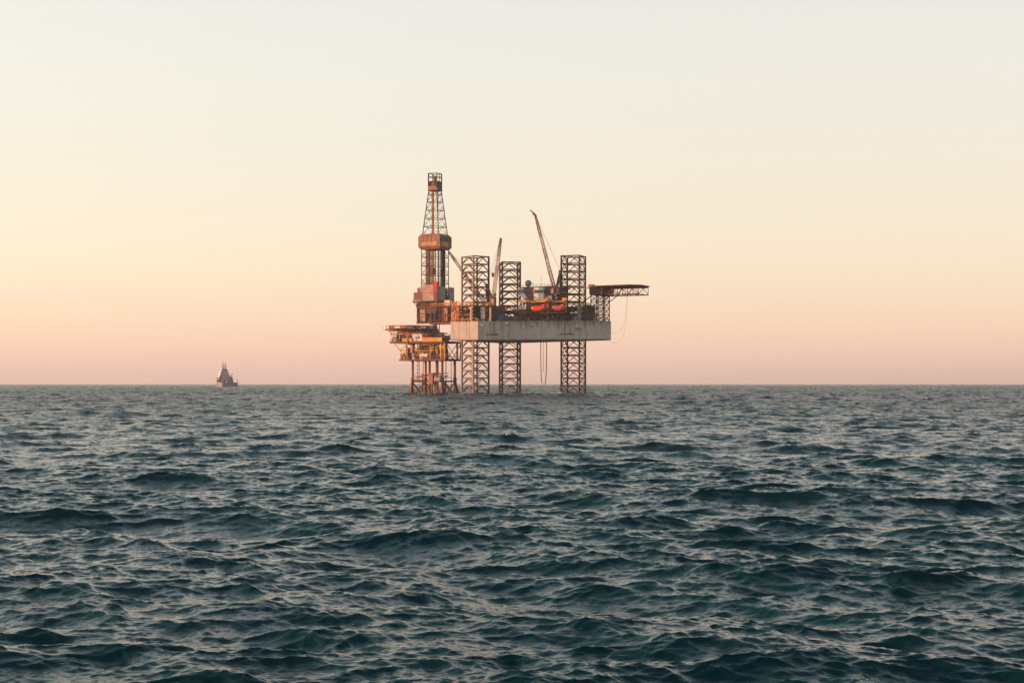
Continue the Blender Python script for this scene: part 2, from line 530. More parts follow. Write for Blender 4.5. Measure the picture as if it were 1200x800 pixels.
def pipes(parent, n, x0, x1, y0, y1, z0, z1, m, seed, r=.13, follow=None):
    """Crowded pipework: n runs of pipe with square bends inside a box (follow(x) shifts it sideways)."""
    rd = random.Random(seed); mb = MB()
    sh = (lambda p: Vector((p.x, p.y + follow(p.x), p.z))) if follow else (lambda p: p)
    for _ in range(n):
        p = Vector((rd.uniform(x0, x1), rd.uniform(y0, y1), rd.uniform(z0, z1)))
        for _ in range(4):
            q = p.copy(); ax = rd.choice((0, 0, 1, 2, 2))
            lim = ((x0, x1), (y0, y1), (z0, z1))[ax]
            q[ax] = rd.uniform(*lim)
            if ax == 0 and abs(q.x - p.x) > 6: q.x = p.x + (6 if q.x > p.x else -6)
            mb.tube(sh(p), sh(q), r * rd.choice((.7, 1, 1.6)), 5); p = q
    return mb.build('pipework', m, parent)

# ------------------------------------------------------------------ the jack-up rig
# its own axes: x towards the bow, y away from the viewer, z up from the water
RIG = Vector((-8.55, 640.0, 0))
RIG_RZ = R(-27)
def rig_place(o, x, y, z=0, rz=0):
    """Stand a separate thing on the rig, given in the rig's axes."""
    c, s = cos(RIG_RZ), sin(RIG_RZ)
    o.location = (RIG.x + x * c - y * s, RIG.y + x * s + y * c, z)
    o.rotation_euler = (0, 0, RIG_RZ + rz)
    return o

rig = thing('jackup_rig', RIG, RIG_RZ, 'large grey jack-up drilling rig standing on three tall lattice legs in the sea', 'oil rig')
ZB, ZT = 23.4, 31.6              # underside and deck of the hull
def edge(x):
    """y of the near side of the hull."""
    return -23.5 if x <= 5 else -(23.5 - 18.5 / 50.8 * (x - 5))

# hull
poly = [(-8.6, -23.5), (5, -23.5), (54.6, -5.44), (55.6, -4.6), (55.8, -3.6), (55.8, 3.6), (55.6, 4.6), (54.6, 5.44), (5, 23.5), (-8.6, 23.5)]
mb = MB()
n_ = len(poly)
cen = (22, 0)
ins = [(x + (0.35 if x < 0 else -0.35 if x > 50 else 0), y * (1 - 0.35 / max(abs(y), 6))) for x, y in poly]
vs = [(x, y, ZB) for x, y in ins] + [(x, y, ZB + 0.45) for x, y in poly] + [(x, y, ZT) for x, y in poly]
fs = [tuple(range(n_))[::-1], tuple(range(2 * n_, 3 * n_))]
for k in range(2):
    fs += [(k * n_ + i, k * n_ + (i + 1) % n_, (k + 1) * n_ + (i + 1) % n_, (k + 1) * n_ + i) for i in range(n_)]
mb.add(vs, fs)
hull = mb.build('hull', 'hull', rig)
# seams, fender bars and pipes on the hull side
def on_side(x, out=0.0):
    nx, ny = (0, -1) if x <= 5 else (-18.5 / 54.06 * -1 * -1, -50.8 / 54.06)
    if x > 5: nx, ny = 18.5 / 54.06, -50.8 / 54.06
    return Vector((x + nx * out, edge(x) + ny * out, 0))
for x in (-4.4, -0.6, 12.5, 17.5, 23.0, 31.0, 39.2, 46.5):
    p = on_side(x, 0.01)
    MB().tube((p.x, p.y, ZB + 0.6), (p.x, p.y, ZT - 0.1), 0.035, 4).build('hull_seam', 'dark', hull)
for x0, x1, px in ((8.3, 13.6, (9.6, 11.6)), (38.6, 44.2, (40.5, 42.6))):
    a, b = on_side(x0, 0.25), on_side(x1, 0.25)
    fb = MB().beam((a.x, a.y, 25.9), (b.x, b.y, 25.9), 0.5, 0.28).build('fender_bar', 'dark', hull)
    for q in px:
        p = on_side(q, 0.2)
        MB().tube((p.x, p.y, 26.0), (p.x, p.y, ZT), 0.2, 6).build('overboard_pipe', 'grey', hull)
for x, z in ((26.6, 29.3), (17.0, 30.6), (6.8, 29.9), (45.5, 28.2)):
    p = on_side(x, 0.35)
    MB().box(p.x - 0.7, p.x + 0.7, p.y - 0.4, p.y + 0.45, z - 0.35, z + 0.35).build('fairlead', 'grey', hull)
for x in (24.4, 29.2, 33.8, 37.0, 48.6, 51.8):     # drain lines down from the deck edge
    p = on_side(x, 0.02)
    MB().tube((p.x, p.y, ZT - random.uniform(1.0, 3.2)), (p.x, p.y, ZT), 0.08, 4).build('drain_pipe', 'dark', hull)

# deck coaming and guard rails
top = [(-8.4, 12, ZT), (-8.4, -23.3, ZT), (5, -23.3, ZT), (5.02, -23.3, ZT)]
MB().rail([(-8.4, -7, ZT), (-8.4, -23.3, ZT), (5, -23.3, ZT)], 1.2, 1.6, 0.09).build('guard_rail', 'orange', rig)
MB().rail([(5.2, -23.1, ZT), (54.5, -5.2, ZT), (55.5, -3.5, ZT), (55.5, 3.5, ZT), (54.5, 5.2, ZT), (5.2, 23.1, ZT), (-8.4, 23.3, ZT), (-8.4, 7, ZT)], 1.2, 2.0, 0.06).build('guard_rail', 'dark', rig)

# legs: four chords, K-braced lattice on each face
LW, BAY, LTOP = 8.3, 3.32, 60.4
def make_leg():
    mb = MB()
    h = LW / 2
    cs = [(-h, -h), (h, -h), (h, h), (-h, h)]
    z = LTOP - 0.25
    while z > -6:
        for i in range(4):
            a, b = cs[i], cs[(i + 1) % 4]
            mid = ((a[0] + b[0]) / 2, (a[1] + b[1]) / 2)
            mb.tube((a[0], a[1], z), (b[0], b[1], z), 0.26, 6)
            mb.tube((mid[0], mid[1], z), (a[0], a[1], z - BAY * 0.93), 0.20, 5)
            mb.tube((mid[0], mid[1], z), (b[0], b[1], z - BAY * 0.93), 0.20, 5)
        z -= BAY
    leg = mb.build('leg', 'leg', rig)
    for cx, cy in cs:
        c = MB().tube((cx, cy, -8), (cx, cy, LTOP), 0.40, 8)
        s = 1 / sqrt(2)
        dx, dy = (s if cx > 0 else -s), (s if cy > 0 else -s)
        c.beam((cx + dx * .1, cy + dy * .1, -8), (cx + dx * .1, cy + dy * .1, LTOP - .1), 0.22, 0.95)
        zz = 0.0
        c.build('chord', 'leg_rust', leg)
    return leg
leg_a = make_leg()
leg_a.location = (0, -16.7, 0); leg_a.rotation_euler = (0, 0, R(66))
leg_b = copy_part(leg_a, rig, (0, 16.7, 0), R(36))
leg_c = copy_part(leg_a, rig, (39.7, 0, 0), R(6))

# jacking frames round the legs
def jack_frame(x, y, rz):
    h = LW / 2
    mb = MB()
    c, s = cos(rz), sin(rz)
    T = lambda a, b: (x + a * c - b * s, y + a * s + b * c)
    cs = [(-h, -h), (h, -h), (h, h), (-h, h)]
    for a, b in cs:
        p = T(a, b)
        mb.rbox(p[0], p[1], 1.9, 1.9, ZT, ZT + 6.6, rz)
    for i in range(4):
        a, b = T(*cs[i]), T(*cs[(i + 1) % 4])
        for z, hh in ((ZT + 6.0, 0.9), (ZT + 3.0, 0.4)):
            mb.beam((a[0], a[1], z), (b[0], b[1], z), 0.9, hh)
    o = mb.build('jacking_frame', 'dark', rig)
    for a, b in cs:                                   # gear motors stacked on each corner
        g = MB()
        for k in range(4):
            p, q = T(a * 1.06, b * 1.06), T(a * 1.42, b * 1.06)
            z = ZT + 0.9 + k * 1.5
            g.tube((p[0], p[1], z), (q[0], q[1], z), 0.5, 8)
        g.build('gear_motor', 'dust', o)
    w = MB()
    outer = [T(a * 1.5, b * 1.5) for a, b in cs]
    for i in range(4):
        a, b = outer[i], outer[(i + 1) % 4]
        w.beam((a[0], a[1], ZT + 6.95), (b[0], b[1], ZT + 6.95), 1.3, 0.16)
    w.build('walkway', 'brown', o)
    MB().rail([(p[0], p[1], ZT + 7.03) for p in outer], 1.15, 1.7, 0.085, closed=True).build('hand_rail', 'yellow', o)
    return o
jack_frame(0, -16.7, R(66))
jack_frame(0, 16.7, R(36))
jack_frame(39.7, 0, R(6))

# cantilever that carries the drill floor out over the stern
CX, CY = -30.8, 0.0              # well centre
can = MB()
for y in (-6, 6):
    can.box(-36.2, 3, y - 0.18, y + 0.18, 32.3, 39.2)
    can.box(-36.2, 3, y - 0.65, y + 0.65, 31.85, 32.3)
    can.box(-36.2, 3, y - 0.65, y + 0.65, 39.2, 39.6)
    x = -35.8
    while x < 3:
        can.box(x - 0.12, x + 0.12, y - 0.6, y + 0.6, 32.3, 39.2)
        x += 1.95
for x in (-36, -30, -24, -18, -12, -6):
    can.box(x - 0.2, x + 0.2, -5.8, 5.8, 36.2, 38.9)
cantilever = can.build('cantilever', 'brown', rig)
for x0, x1, z0, z1 in ((-33.7, -31.2, 33, 38.4), (-21.2, -19.6, 32.9, 39), (-17.5, -14.5, 33.2, 36.6)):
    MB().box(x0, x1, -7.2, -6.7, z0, z1).build('service_panel', 'dust', cantilever)
for x0, x1, z0, z1 in ((-30.6, -25.4, 36.2, 39.1), (-28.4, -25.6, 33.0, 35.8), (-13.4, -10.0, 32.9, 38.6)):
    MB().box(x0, x1, -7.15, -6.7, z0, z1).build('pump_skid', 'black', cantilever)
MB().box(-28, -9, -8.3, -6.7, 39.62, 39.75).build('walkway', 'orange', cantilever)
MB().rail([(-28, -8.3, 39.75), (-9, -8.3, 39.75)], 1.2, 1.6, 0.1).build('hand_rail', 'yellow', cantilever)
MB().box(-36.4, -24.2, -6.6, 6.6, 39.65, 40.5).build('skid_base', 'black', cantilever)
# risers and hang-off posts below the cantilever end
for x, y, r in ((-30.8, 0, 0.45), (-29.2, -1.2, 0.18), (-27.3, -3.4, 0.16), (-24.6, -5.6, 0.2)):
    MB().tube((x, y, 24.6), (x, y, 32.4), r, 8).build('riser_pipe', 'dark', cantilever)

# drill floor: deck, wind walls, doghouse
fl = MB().box(-37.4, -24.3, -8, 8, 41.7, 42.3)
for y in (-5.6, 5.6):
    fl.box(-36, -24.6, y - 0.4, y + 0.4, 40.5, 41.7)
for y in (-7.6, 7.6):
    fl.beam((-37.2, y, 41.7), (-34.2, y * 0.83, 39.5), 0.35, 0.35)
    fl.beam((-30.5, y, 41.7), (-30.5, y * 0.83, 39.5), 0.35, 0.35)
    fl.beam((-25, y, 41.7), (-27, y * 0.83, 39.5), 0.35, 0.35)
fl.box(-36.3, -25, -6.2, 6.2, 40.6, 41.6)
floor = fl.build('drill_floor', 'dark', rig)
MB().box(-37.42, -33.0, -8.12, -8.0, 42.1, 42.5).build('toe_plate', 'boom_white', floor)
MB().box(-32.0, -26.2, -7.95, -7.7, 42.3, 45.75).box(-32.0, -26.2, -7.93, -7.7, 45.83, 49.5).build('wind_wall', 'dust', floor)
MB().box(-32.0, -31.7, -7.7, -2, 42.3, 49.5).build('wind_wall', 'dust', floor)
MB().box(-33.6, -32.0, -7.8, -4, 46, 48.6).build('wind_wall', 'dust', floor)
lbl(MB().box(-36.8, -32.05, -7.85, -3.5, 42.3, 46.1).build('doghouse', 'brown', floor), 'low brown cabin at the outer corner of the drill floor')
MB().box(-35.3, -34.3, -7.2, -6, 46.1, 48.2).build('vent_stack', 'brown', floor)
MB().box(-26.1, -24.45, -7.95, -6.6, 46.0, 50.8).build('service_tower', 'red', floor)
MB().box(-26.1, -24.45, -7.93, -6.6, 42.3, 46.0).build('service_tower', 'darkred', floor)
MB().box(-24.7, -24.45, -6.5, -0.2, 42.3, 48.9).build('wind_wall', 'grey', floor)
MB().box(-24.7, -24.45, 3.2, 7.9, 42.3, 48.9).build('wind_wall', 'grey', floor)
MB().box(-26.2, -25.6, -0.2, 3.2, 42.3, 48.0).build('pipe_door', 'black', floor)
MB().beam((-24.5, 1.5, 42.2), (-19, 1.5, 39.9), 2.4, 0.3).build('pipe_ramp', 'dark', floor)
MB().box(-37.2, -24.7, 7.7, 7.95, 42.3, 48.9).build('wind_wall', 'grey', floor)
MB().box(-37.2, -36.95, -2, 7.7, 42.3, 46.4).build('wind_wall', 'grey', floor)
MB().box(-20.6, -17.9, -7.9, -6.4, 39.8, 42.2).build('winch_house', 'white', floor)
MB().rail([(-37.2, -3, 42.3), (-37.3, -7.9, 42.3), (-32, -7.9, 42.3)], 1.1, 1.5, 0.06).build('hand_rail', 'yellow', floor)
MB().beam((-20.8, -7.1, 42.36), (-17.4, -7.1, 42.36), 2.0, 0.2).build('canopy_plate', 'black', floor)

# derrick
DX, DY = -30.1, 0.0
def half(z):
    pts = ((42.3, 4.55), (66.0, 4.5), (72.8, 4.2), (93.0, 2.12), (101.0, 2.12))
    for (a, p), (b, q) in zip(pts, pts[1:]):
        if z <= b: return p + (q - p) * (z - a) / (b - a)
    return 2.12
def corners(z):
    h = half(z)
    return [Vector((DX + a * h, DY + b * h, z)) for a, b in ((-1, -1), (1, -1), (1, 1), (-1, 1))]
lat = MB()
levels = [42.4, 46.4, 50.4, 54.4, 58.4, 62.4, 66.2, 72.6, 76.4, 80.2, 84.0, 87.8, 91.2, 93.2]
for a, b in zip(levels, levels[1:]):
    A, B = corners(a), corners(b)
    for i in range(4):
        j = (i + 1) % 4
        lat.tube(B[i], B[j], 0.15, 5)
        m_ = (B[i] + B[j]) / 2
        m0 = (A[i] + A[j]) / 2
        lat.tube(A[i], m_, 0.075, 4); lat.tube(A[j], m_, 0.075, 4)
        lat.tube(m0, (A[i] + B[i]) / 2, 0.05, 4); lat.tube(m0, (A[j] + B[j]) / 2, 0.05, 4)
        if a < 66: lat.tube(m0, m_, 0.09, 4)
derrick = lat.build('derrick', 'dark', rig)
for i in range(4):
    p = MB()
    zs = [42.3, 66, 72.8, 93, 100.9]
    for a, b in zip(zs, zs[1:]):
        p.tube(corners(a)[i], corners(b)[i], 0.24, 6)
    p.build('corner_post', 'leg', derrick)
# racking board box
def shell(mb, x, y, rings):
    vs = []
    for hx, hy, z in rings:
        vs += [(x - hx, y - hy, z), (x + hx, y - hy, z), (x + hx, y + hy, z), (x - hx, y + hy, z)]
    fs = [(3, 2, 1, 0), tuple(4 * (len(rings) - 1) + i for i in range(4))]
    for k in range(len(rings) - 1):
        fs += [(4 * k + i, 4 * k + (i + 1) % 4, 4 * k + 4 + (i + 1) % 4, 4 * k + 4 + i) for i in range(4)]
    return mb.add(vs, fs)
rb = shell(MB(), DX, DY, [(4.75, 4.6, 65.9), (5.6, 5.4, 67.0), (5.6, 5.4, 71.8), (4.8, 4.6, 72.9)]).build('racking_board', 'oxide', derrick)
MB().box(DX - 3.9, DX + 4.2, DY - 5.5, DY - 5.38, 67.4, 69.2).box(DX + 5.58, DX + 5.7, DY - 3.6, DY + 2.2, 67.4, 69.2).build('lettering_board', 'board', rb)
g = MB()
for k in range(6):
    x = DX - 5.6 + 11.2 * k / 5
    g.box(x - 0.07, x + 0.07, DY - 5.47, DY - 5.37, 66.9, 71.9)
for k in range(1, 6):
    y = DY - 5.4 + 10.8 * k / 5
    g.box(DX + 5.57, DX + 5.67, y - 0.07, y + 0.07, 66.9, 71.9)
g.build('panel_rib', 'brown', rb)
MB().box(DX + 5.58, DX + 5.63, DY - 5.3, DY + 5.3, 69.4, 71.7).build('side_shade_panel', 'dark', rb)  # dark sheet on the face away from the sun, shade put into colour
# crown
cg = MB()
for z in (97.2, 99.3, 100.9):
    A = [Vector((DX + a * 2.3, DY + b * 2.3, z)) for a, b in ((-1, -1), (1, -1), (1, 1), (-1, 1))]
    for i in range(4): cg.tube(A[i], A[(i + 1) % 4], 0.17, 5)
for a, b in ((-1, -1), (1, -1), (1, 1), (-1, 1), (0, -1), (1, 0)):
    cg.tube((DX + a * 2.3, DY + b * 2.3, 93), (DX + a * 2.3, DY + b * 2.3, 100.95), 0.16, 5)
cg.box(DX - 2.5, DX + 2.5, DY - 2.5, DY + 2.5, 92.9, 93.2)
cg.box(DX - 2.3, DX + 2.3, DY - 2.3, DY + 2.3, 97.0, 97.25)
crown = cg.build('crown_cage', 'leg', derrick)
MB().box(DX - 2.35, DX + 1.9, DY - 2.45, DY - 2.3, 93.3, 95.0).box(DX - 2.0, DX + 1.6, DY - 1.9, DY + 1.9, 95.0, 97.0).build('crown_block', 'oxide', crown)
MB().box(DX + 2.3, DX + 2.45, DY - 1.9, DY + 2.2, 93.3, 96.8).build('side_plate', 'black', crown)
MB().tube((DX - .3, DY, 97.2), (DX - .3, DY, 99.6), 0.9, 10).build('sheave', 'grey', crown)
for x, y, z in ((1.9, 1.9, 104.0), (-2, -2, 102.4)):
    MB().tube((DX + x, DY + y, 100.8), (DX + x, DY + y, z), 0.04, 4).build('antenna', 'white', crown)
# inside the derrick
MB().box(DX - 1.3, DX - 0.45, DY - .9, DY - .2, 43, 65.8).box(DX - 1.3, DX - 0.45, DY - .9, DY - .2, 73, 94.8).build('guide_rail', 'oxide', derrick)
MB().tube((DX + 1.2, DY + .6, 43), (DX + 1.2, DY + .6, 65.8), 0.17, 6).tube((DX + 1.2, DY + .6, 73), (DX + 1.2, DY + .6, 94.8), 0.17, 6).build('standpipe', 'brown', derrick)
for k, (x, y, m_) in enumerate(((-1.9, -3.0, 'oxide'), (2.9, 2.2, 'black'), (1.6, -2.6, 'brown'))):  # the black bundle carries the shade inside the derrick in its colour
    p = MB()
    for i in range(4):
        for j in range(4):
            p.tube((DX + x + i * 0.5 - .75, DY + y + j * 0.5 - .75, 42.4), (DX + x + i * 0.5 - .75, DY + y + j * 0.5 - .75, 65.9), 0.13, 5)
    if k == 2: p = MB().tube((DX + x, DY + y, 43), (DX + x, DY + y, 65.9), 0.3, 6)
    p.build('drill_pipe_rack', m_, derrick)
MB().box(DX - 1.9, DX + 0.2, DY - 1.4, DY + .6, 54.5, 57.5).build('travelling_block', 'oxide', derrick)

# cranes
def crane(px, py, z_slew, foot, tip, jib, gantry, dark, bands, pale_first=False, ped_r=1.0, w0=1.2):
    ped = MB()
    ped.lathe(px, py, [(ped_r, ZT), (ped_r, z_slew - 1.0), (ped_r * 1.5, z_slew - 0.4), (ped_r * 1.5, z_slew)], 14)
    c = ped.build('crane', dark, rig)
    d = Vector((foot[0] - px, foot[1] - py, 0))
    sgn = 1 if tip[0] > px else -1
    MB().box(px - 1.2, px + 1.2, py - 1.3, py + 1.3, z_slew, z_slew + 2.9).build('machinery_house', dark, c)
    MB().box(px + sgn * 1.25, px + sgn * 2.6, py - 1.6, py - .3, z_slew + .5, z_slew + 2.5).build('cab', 'dust', c)
    g = Vector(gantry)
    gm = MB()
    for s in (-1, 1):
        gm.beam((foot[0], py + s * 0.9, foot[2]), (g.x, g.y + s * .5, g.z), 0.4, 0.5)
        gm.beam((px - sgn * 1.5, py + s * 0.9, z_slew + 2.9), (g.x, g.y + s * .5, g.z), 0.4, 0.7)
    gm.box(g.x - .5, g.x + .5, g.y - .8, g.y + .8, g.z - .6, g.z + .3)
    for k in range(4):
        t = (k + 1) / 5
        p = Vector((px - sgn * 1.5, py, z_slew + 2.9)).lerp(g, t)
        gm.beam((p.x, p.y - 1, p.z), (p.x, p.y + 1, p.z), .3, .3)
    gm.box(min(px - sgn * 1.4, g.x), max(px - sgn * 1.4, g.x) + .6, g.y - .5, g.y + .5, z_slew + 2.9, g.z - 1.5)
    gm.build('gantry', dark, c)
    a, b = Vector(foot), Vector(tip)
    n = len(bands)
    for k, m_ in enumerate(bands):
        p, q = a.lerp(b, k / n), a.lerp(b, (k + 1) / n)
        wa = w0 * (1 - 0.35 * k / n) if k else w0 * 0.7
        wb = w0 * (1 - 0.35 * (k + 1) / n)
        if k == n - 1: wb = w0 * 0.45
        MB().boom(p, q, wa, wb, 3, 0.15, 0.06).build('boom_section', m_, c)
    if jib:
        j = Vector(jib)
        u = (j - b).normalized()
        MB().beam(b, b.lerp(j, 0.45), 0.7, 0.9).beam(b.lerp(j, 0.45) + Vector((0, 0, .25)), j, 0.4, 0.45).build('boom_tip', 'dark', c)
    cb = MB()
    for s in (-.35, .35):
        cb.tube((g.x, g.y + s, g.z), (b.x, b.y + s, b.z), 0.035, 4)
    cb.build('pendant_cable', 'dark', c)
    return c
crane(37.4, -11.0, 43.0, (36.3, -11, 43.6), (26.6, -11, 77.6), (24.1, -11, 80.0), (38.6, -11, 53.0), 'black', ['darkred', 'boom_red', 'boom_white', 'boom_red', 'boom_white', 'boom_red', 'boom_red'])
ck = crane(1.2, -5.0, 39.8, (2.5, -5, 41.0), (6.6, -5, 69.2), None, (-0.6, -5, 48.8), 'darkred', ['boom_white', 'boom_white', 'boom_white', 'boom_red', 'boom_white', 'boom_red', 'dark'], w0=1.25)
MB().tube((6.3, -5, 68.2), (2.6, -5, 54), 0.04, 4).build('hoist_cable', 'dark', ck)
MB().lathe(2.5, -5, [(0.2, 52.0), (0.6, 52.4), (0.6, 53.6), (0.2, 54.1)], 8).build('hook_block', 'black', ck)
crane(-6.3, 9.6, 37.2, (-7.4, 9.6, 39.2), (-28.2, 9.6, 65.8), None, (-4.2, 9.6, 45.5), 'brown', ['boom_white', 'boom_red', 'boom_white', 'boom_red', 'boom_white', 'boom_red'])

# accommodation block
ho = MB()
ho.box(20.0, 33.0, -9.0, 8.0, ZT, 46.2)
ho.box(23.0, 33.5, -11.5, -9.0, ZT, 40.0)
house = ho.build('deck_house', 'dust', rig)
MB().box(19.4, 34.4, -10.2, 8.6, 46.22, 46.75).build('roof', 'black', house)
MB().box(19.6, 23.4, -13.6, -9.05, 36.9, 41.0).build('annexe', 'white', house)
MB().box(20.0, 23.4, -13.2, -9.05, ZT, 36.88).build('annexe', 'brown', house)
ctl = MB().box(26.6, 31.2, -12.6, -9.05, 40.2, 46.15).build('control_room', 'white', house)
def window(parent, x0, x1, y, z0, z1):
    f = MB().box(x0 - .08, x1 + .08, y - 0.06, y + .02, z0 - .08, z1 + .08).build('window', 'grey', parent)
    MB().box(x0, x1, y - 0.10, y - 0.05, z0, z1).build('pane', 'glass', f)
for x in (27.0, 28.1, 29.2, 30.3): window(ctl, x, x + .8, -12.6, 43.9, 45.0)
for x in (20.4, 21.9): window(house, x, x + .8, -13.6, 38.6, 39.6)
for x in (20.8, 22.6, 24.4): window(house, x, x + .8, -9.0, 43.6, 44.6)
for y in (-11.8, -10.6):
    f = MB().box(31.18, 31.26, y - .4, y + .4, 43.8, 45.1).build('window', 'grey', ctl)
    MB().box(31.24, 31.30, y - .32, y + .32, 43.9, 45.0).build('pane', 'glass', f)
MB().box(31.9, 35.2, -11.4, -8.0, 42.6, 46.1).build('radio_room', 'navy', house)
MB().box(31.6, 35.0, -12.0, -8.4, 40.2, 42.5).build('equipment_locker', 'bluegrey', house)
# sloping enclosed stair on the stern side
st = MB()
vs = [(18.4, -12.6, 45.9), (20.3, -12.6, 45.9), (23.2, -12.6, 42.0), (22.4, -12.6, 40.9), (18.9, -12.6, 43.6)]
st.add([(x, y, z) for x, y, z in vs] + [(x, y + 2.6, z) for x, y, z in vs], [(0, 1, 2, 3, 4), (9, 8, 7, 6, 5)] + [(i, (i + 1) % 5, 5 + (i + 1) % 5, 5 + i) for i in range(5)])
st.build('stair_enclosure', 'bluegrey', house)
rp = MB().lathe(21.8, -8.2, [(0.5, 46.7), (0.5, 47.2), (0.8, 47.3)], 10).build('radome_pedestal', 'dark', house)
MB().ball((21.8, -8.2, 48.4), 1.5).build('radome', 'radome', house, smooth=True)
for x, z in ((28.2, 52), (24.2, 49), (33.3, 49.5)):
    MB().tube((x, -8.4, 46.7), (x, -8.4, z), 0.07, 4).build('antenna', 'grey', house)
MB().box(31.0, 35.6, -9.6, -9.4, 46.95, 47.1).tube((34.9, -9.5, 46.7), (34.9, -9.5, 48.3), 0.1, 5).build('radar_scanner', 'dark', house)
MB().rail([(19.6, -10.0, 46.75), (34.2, -10, 46.75), (34.2, 8.4, 46.75)], 1.0, 1.8, 0.05).build('hand_rail', 'dark', house)
mb = MB()
for x, y, z in ((24.2, -9.35, 44.2), (25.6, -9.35, 42.0), (24.9, -9.35, 45.4)):
    mb.box(x - .5, x + .5, y - .3, y + .35, z - .25, z + .25)
mb.build('flood_light', 'boom_white', house)
bal = MB().box(20.0, 33.6, -14.2, -9.05, 40.02, 40.18).box(22.2, 36.0, -15.6, -11.6, 39.85, 40.0).build('balcony', 'orange', house)
MB().rail([(20.1, -14.1, 40.18), (26.5, -14.1, 40.18)], 1.1, 1.5, 0.07).rail([(32, -14.1, 40.18), (36, -14.1, 40.18)], 1.1, 1.5, 0.07).build('hand_rail', 'yellow', bal)

# lifeboat station along the near side
ls = MB()
ls.box(23.5, 42.8, -15.2, -10.4, 34.8, 35.05)
for x in (24, 28, 32, 36, 40, 42.5):
    y = max(edge(x) + .6, -15.0)
    ls.tube((x, y, ZT), (x, y, 34.8), 0.18, 5)
    ls.tube((x, -10.6, ZT), (x, -10.6, 34.8), 0.18, 5)
stn = ls.build('lifeboat_platform', 'dark', rig)
MB().box(24, 33, -11.2, -10.6, ZT, 34.7).box(34.5, 41, -10.9, -10.4, ZT, 34.7).build('store_wall', 'dark', stn)
MB().box(23.6, 26.6, -13.4, -11.4, 35.1, 39.7).build('muster_cabin', 'black', stn)
def davit(x0, x1, y):
    d = MB()
    for x in (x0, x1):
        d.beam((x, y + 2.6, 35.05), (x, y + 2.4, 40.2), 0.4, 0.45)
        d.beam((x, y + 2.5, 40.2), (x, y - 0.4, 39.9), 0.35, 0.45)
        d.beam((x, y + 2.5, 38.0), (x, y + 0.9, 39.9), 0.2, 0.2)
    d.beam((x0 - .4, y - 0.3, 39.75), (x1 + .4, y - 0.3, 39.75), 0.3, 0.35)
    o = d.build('davit', 'yellow', rig)
    f = MB()
    for x in (x0, x1): f.tube((x, y - 0.1, 39.6), (x, y - 0.1, 37.9), 0.05, 4)
    f.build('fall_wire', 'dark', o)
    MB().box(x1 - 1.6, x1 + .6, y + 1.6, y + 3.2, 40.2, 41.3).build('davit_winch', 'orange', o)
davit(27.6, 33.6, -15.6)
davit(36.8, 41.6, -14.2)

def lifeboat(m, x, y, length, label):
    t = thing('lifeboat', (0, 0, 0), 0, label, 'lifeboat', 'lifeboats slung along the rig side')
    rig_place(t, x, y, 36.9)
    hl = length / 2
    vs, n, secs = [], 14, 13
    for i in range(secs):
        u = -1 + 2 * i / (secs - 1)
        k = (1 - abs(u) ** 4) ** 0.55 if abs(u) < 1 else 0.0
        k = max(k, 0.06)
        for j in range(n):
            a = 2 * pi * j / n
            z = sin(a); c_ = cos(a)
            zz = (1.25 if z > 0 else 1.35) * z
            vs.append((u * hl, 1.5 * c_ * k * (1 if z > -0.3 else 0.9), zz * (k if z < 0 else k ** 0.75) + 0.12 * abs(u) ** 2))
    fs = [(i * n + j, i * n + (j + 1) % n, (i + 1) * n + (j + 1) % n, (i + 1) * n + j) for i in range(secs - 1) for j in range(n)]
    fs += [tuple(range(n))[::-1], tuple(range((secs - 1) * n, secs * n))]
    MB().add(vs, fs).build('boat_hull', m, t, smooth=True)
    MB().box(hl * .35, hl * .72, -.55, .55, .95, 1.62).build('helm_cupola', m, t)
    w_ = MB()
    for x_ in (-hl * .4, -hl * .1, hl * .2): w_.box(x_ - .22, x_ + .22, -1.44, -1.2, .4, .68)
    w_.build('porthole', 'glass', t)
    MB().box(-hl * .93, hl * .93, -1.53, -1.47, -0.08, 0.08).build('rubbing_strake', 'darkred', t)
    h = MB()
    for x_ in (-hl * .75, hl * .8): h.tube((x_, 0, .5), (x_, 0, 1.6), .08, 5)
    h.build('lifting_hook', 'dark', t)
    return t
lifeboat('boat', 30.7, -15.6, 7.9, 'bright orange-red enclosed lifeboat hanging just beside the accommodation cabins')
lifeboat('boat2', 39.3, -14.2, 7.0, 'paler orange lifeboat hanging under the crane close to the bow leg')

# deck equipment
def fixed(name, m, *boxes):
    mb = MB()
    for b in boxes: mb.box(*b)
    return mb.build(name, m, rig)
s_ = MB()
for x in (-8.2, -6.0):
    for y in (-23.0, -20.8):
        s_.tube((x, y, ZT), (x, y, 41.0), 0.16, 5)
for k in range(5):
    z = ZT + 0.2 + k * 2.1
    s_.box(-8.3, -5.9, -23.1, -20.7, z, z + .12)
    if k < 4:
        s_.beam((-8.0 if k % 2 else -6.2, -22.9, z), (-6.2 if k % 2 else -8.0, -22.9, z + 2.1), 0.7, 0.25)
s_.build('stair_tower', 'orange', rig)
fixed('mud_house', 'dust', (-8.0, -6.9, -19.8, -14.2, ZT, 38.6))
fixed('pump_room', 'oxide', (-8.1, -6.4, -13.8, -8.0, ZT, 37.4))
fixed('store_room', 'dark', (6.8, 11.5, -20.0, -12.0, ZT, 38.4))
fixed('store_room', 'grey', (5.6, 7.6, -22.3, -20.6, ZT, 37.6))
MB().box(5.2, 11.7, -20.9, -20.0, 38.42, 38.55).rail([(5.3, -20.8, 38.55), (11.6, -20.8, 38.55)], 1.1, 1.4, 0.08).build('walkway', 'yellow', rig)
fixed('machine_casing', 'dark', (14.5, 19.3, -8, 10, ZT, 37.2))
fixed('ventilator', 'boom_white', (9.8, 10.6, -22.0, -21.2, ZT, 37.6))
fixed('ventilator_trunk', 'grey', (45.1, 46.7, -8.2, -6.4, ZT, 38.3))
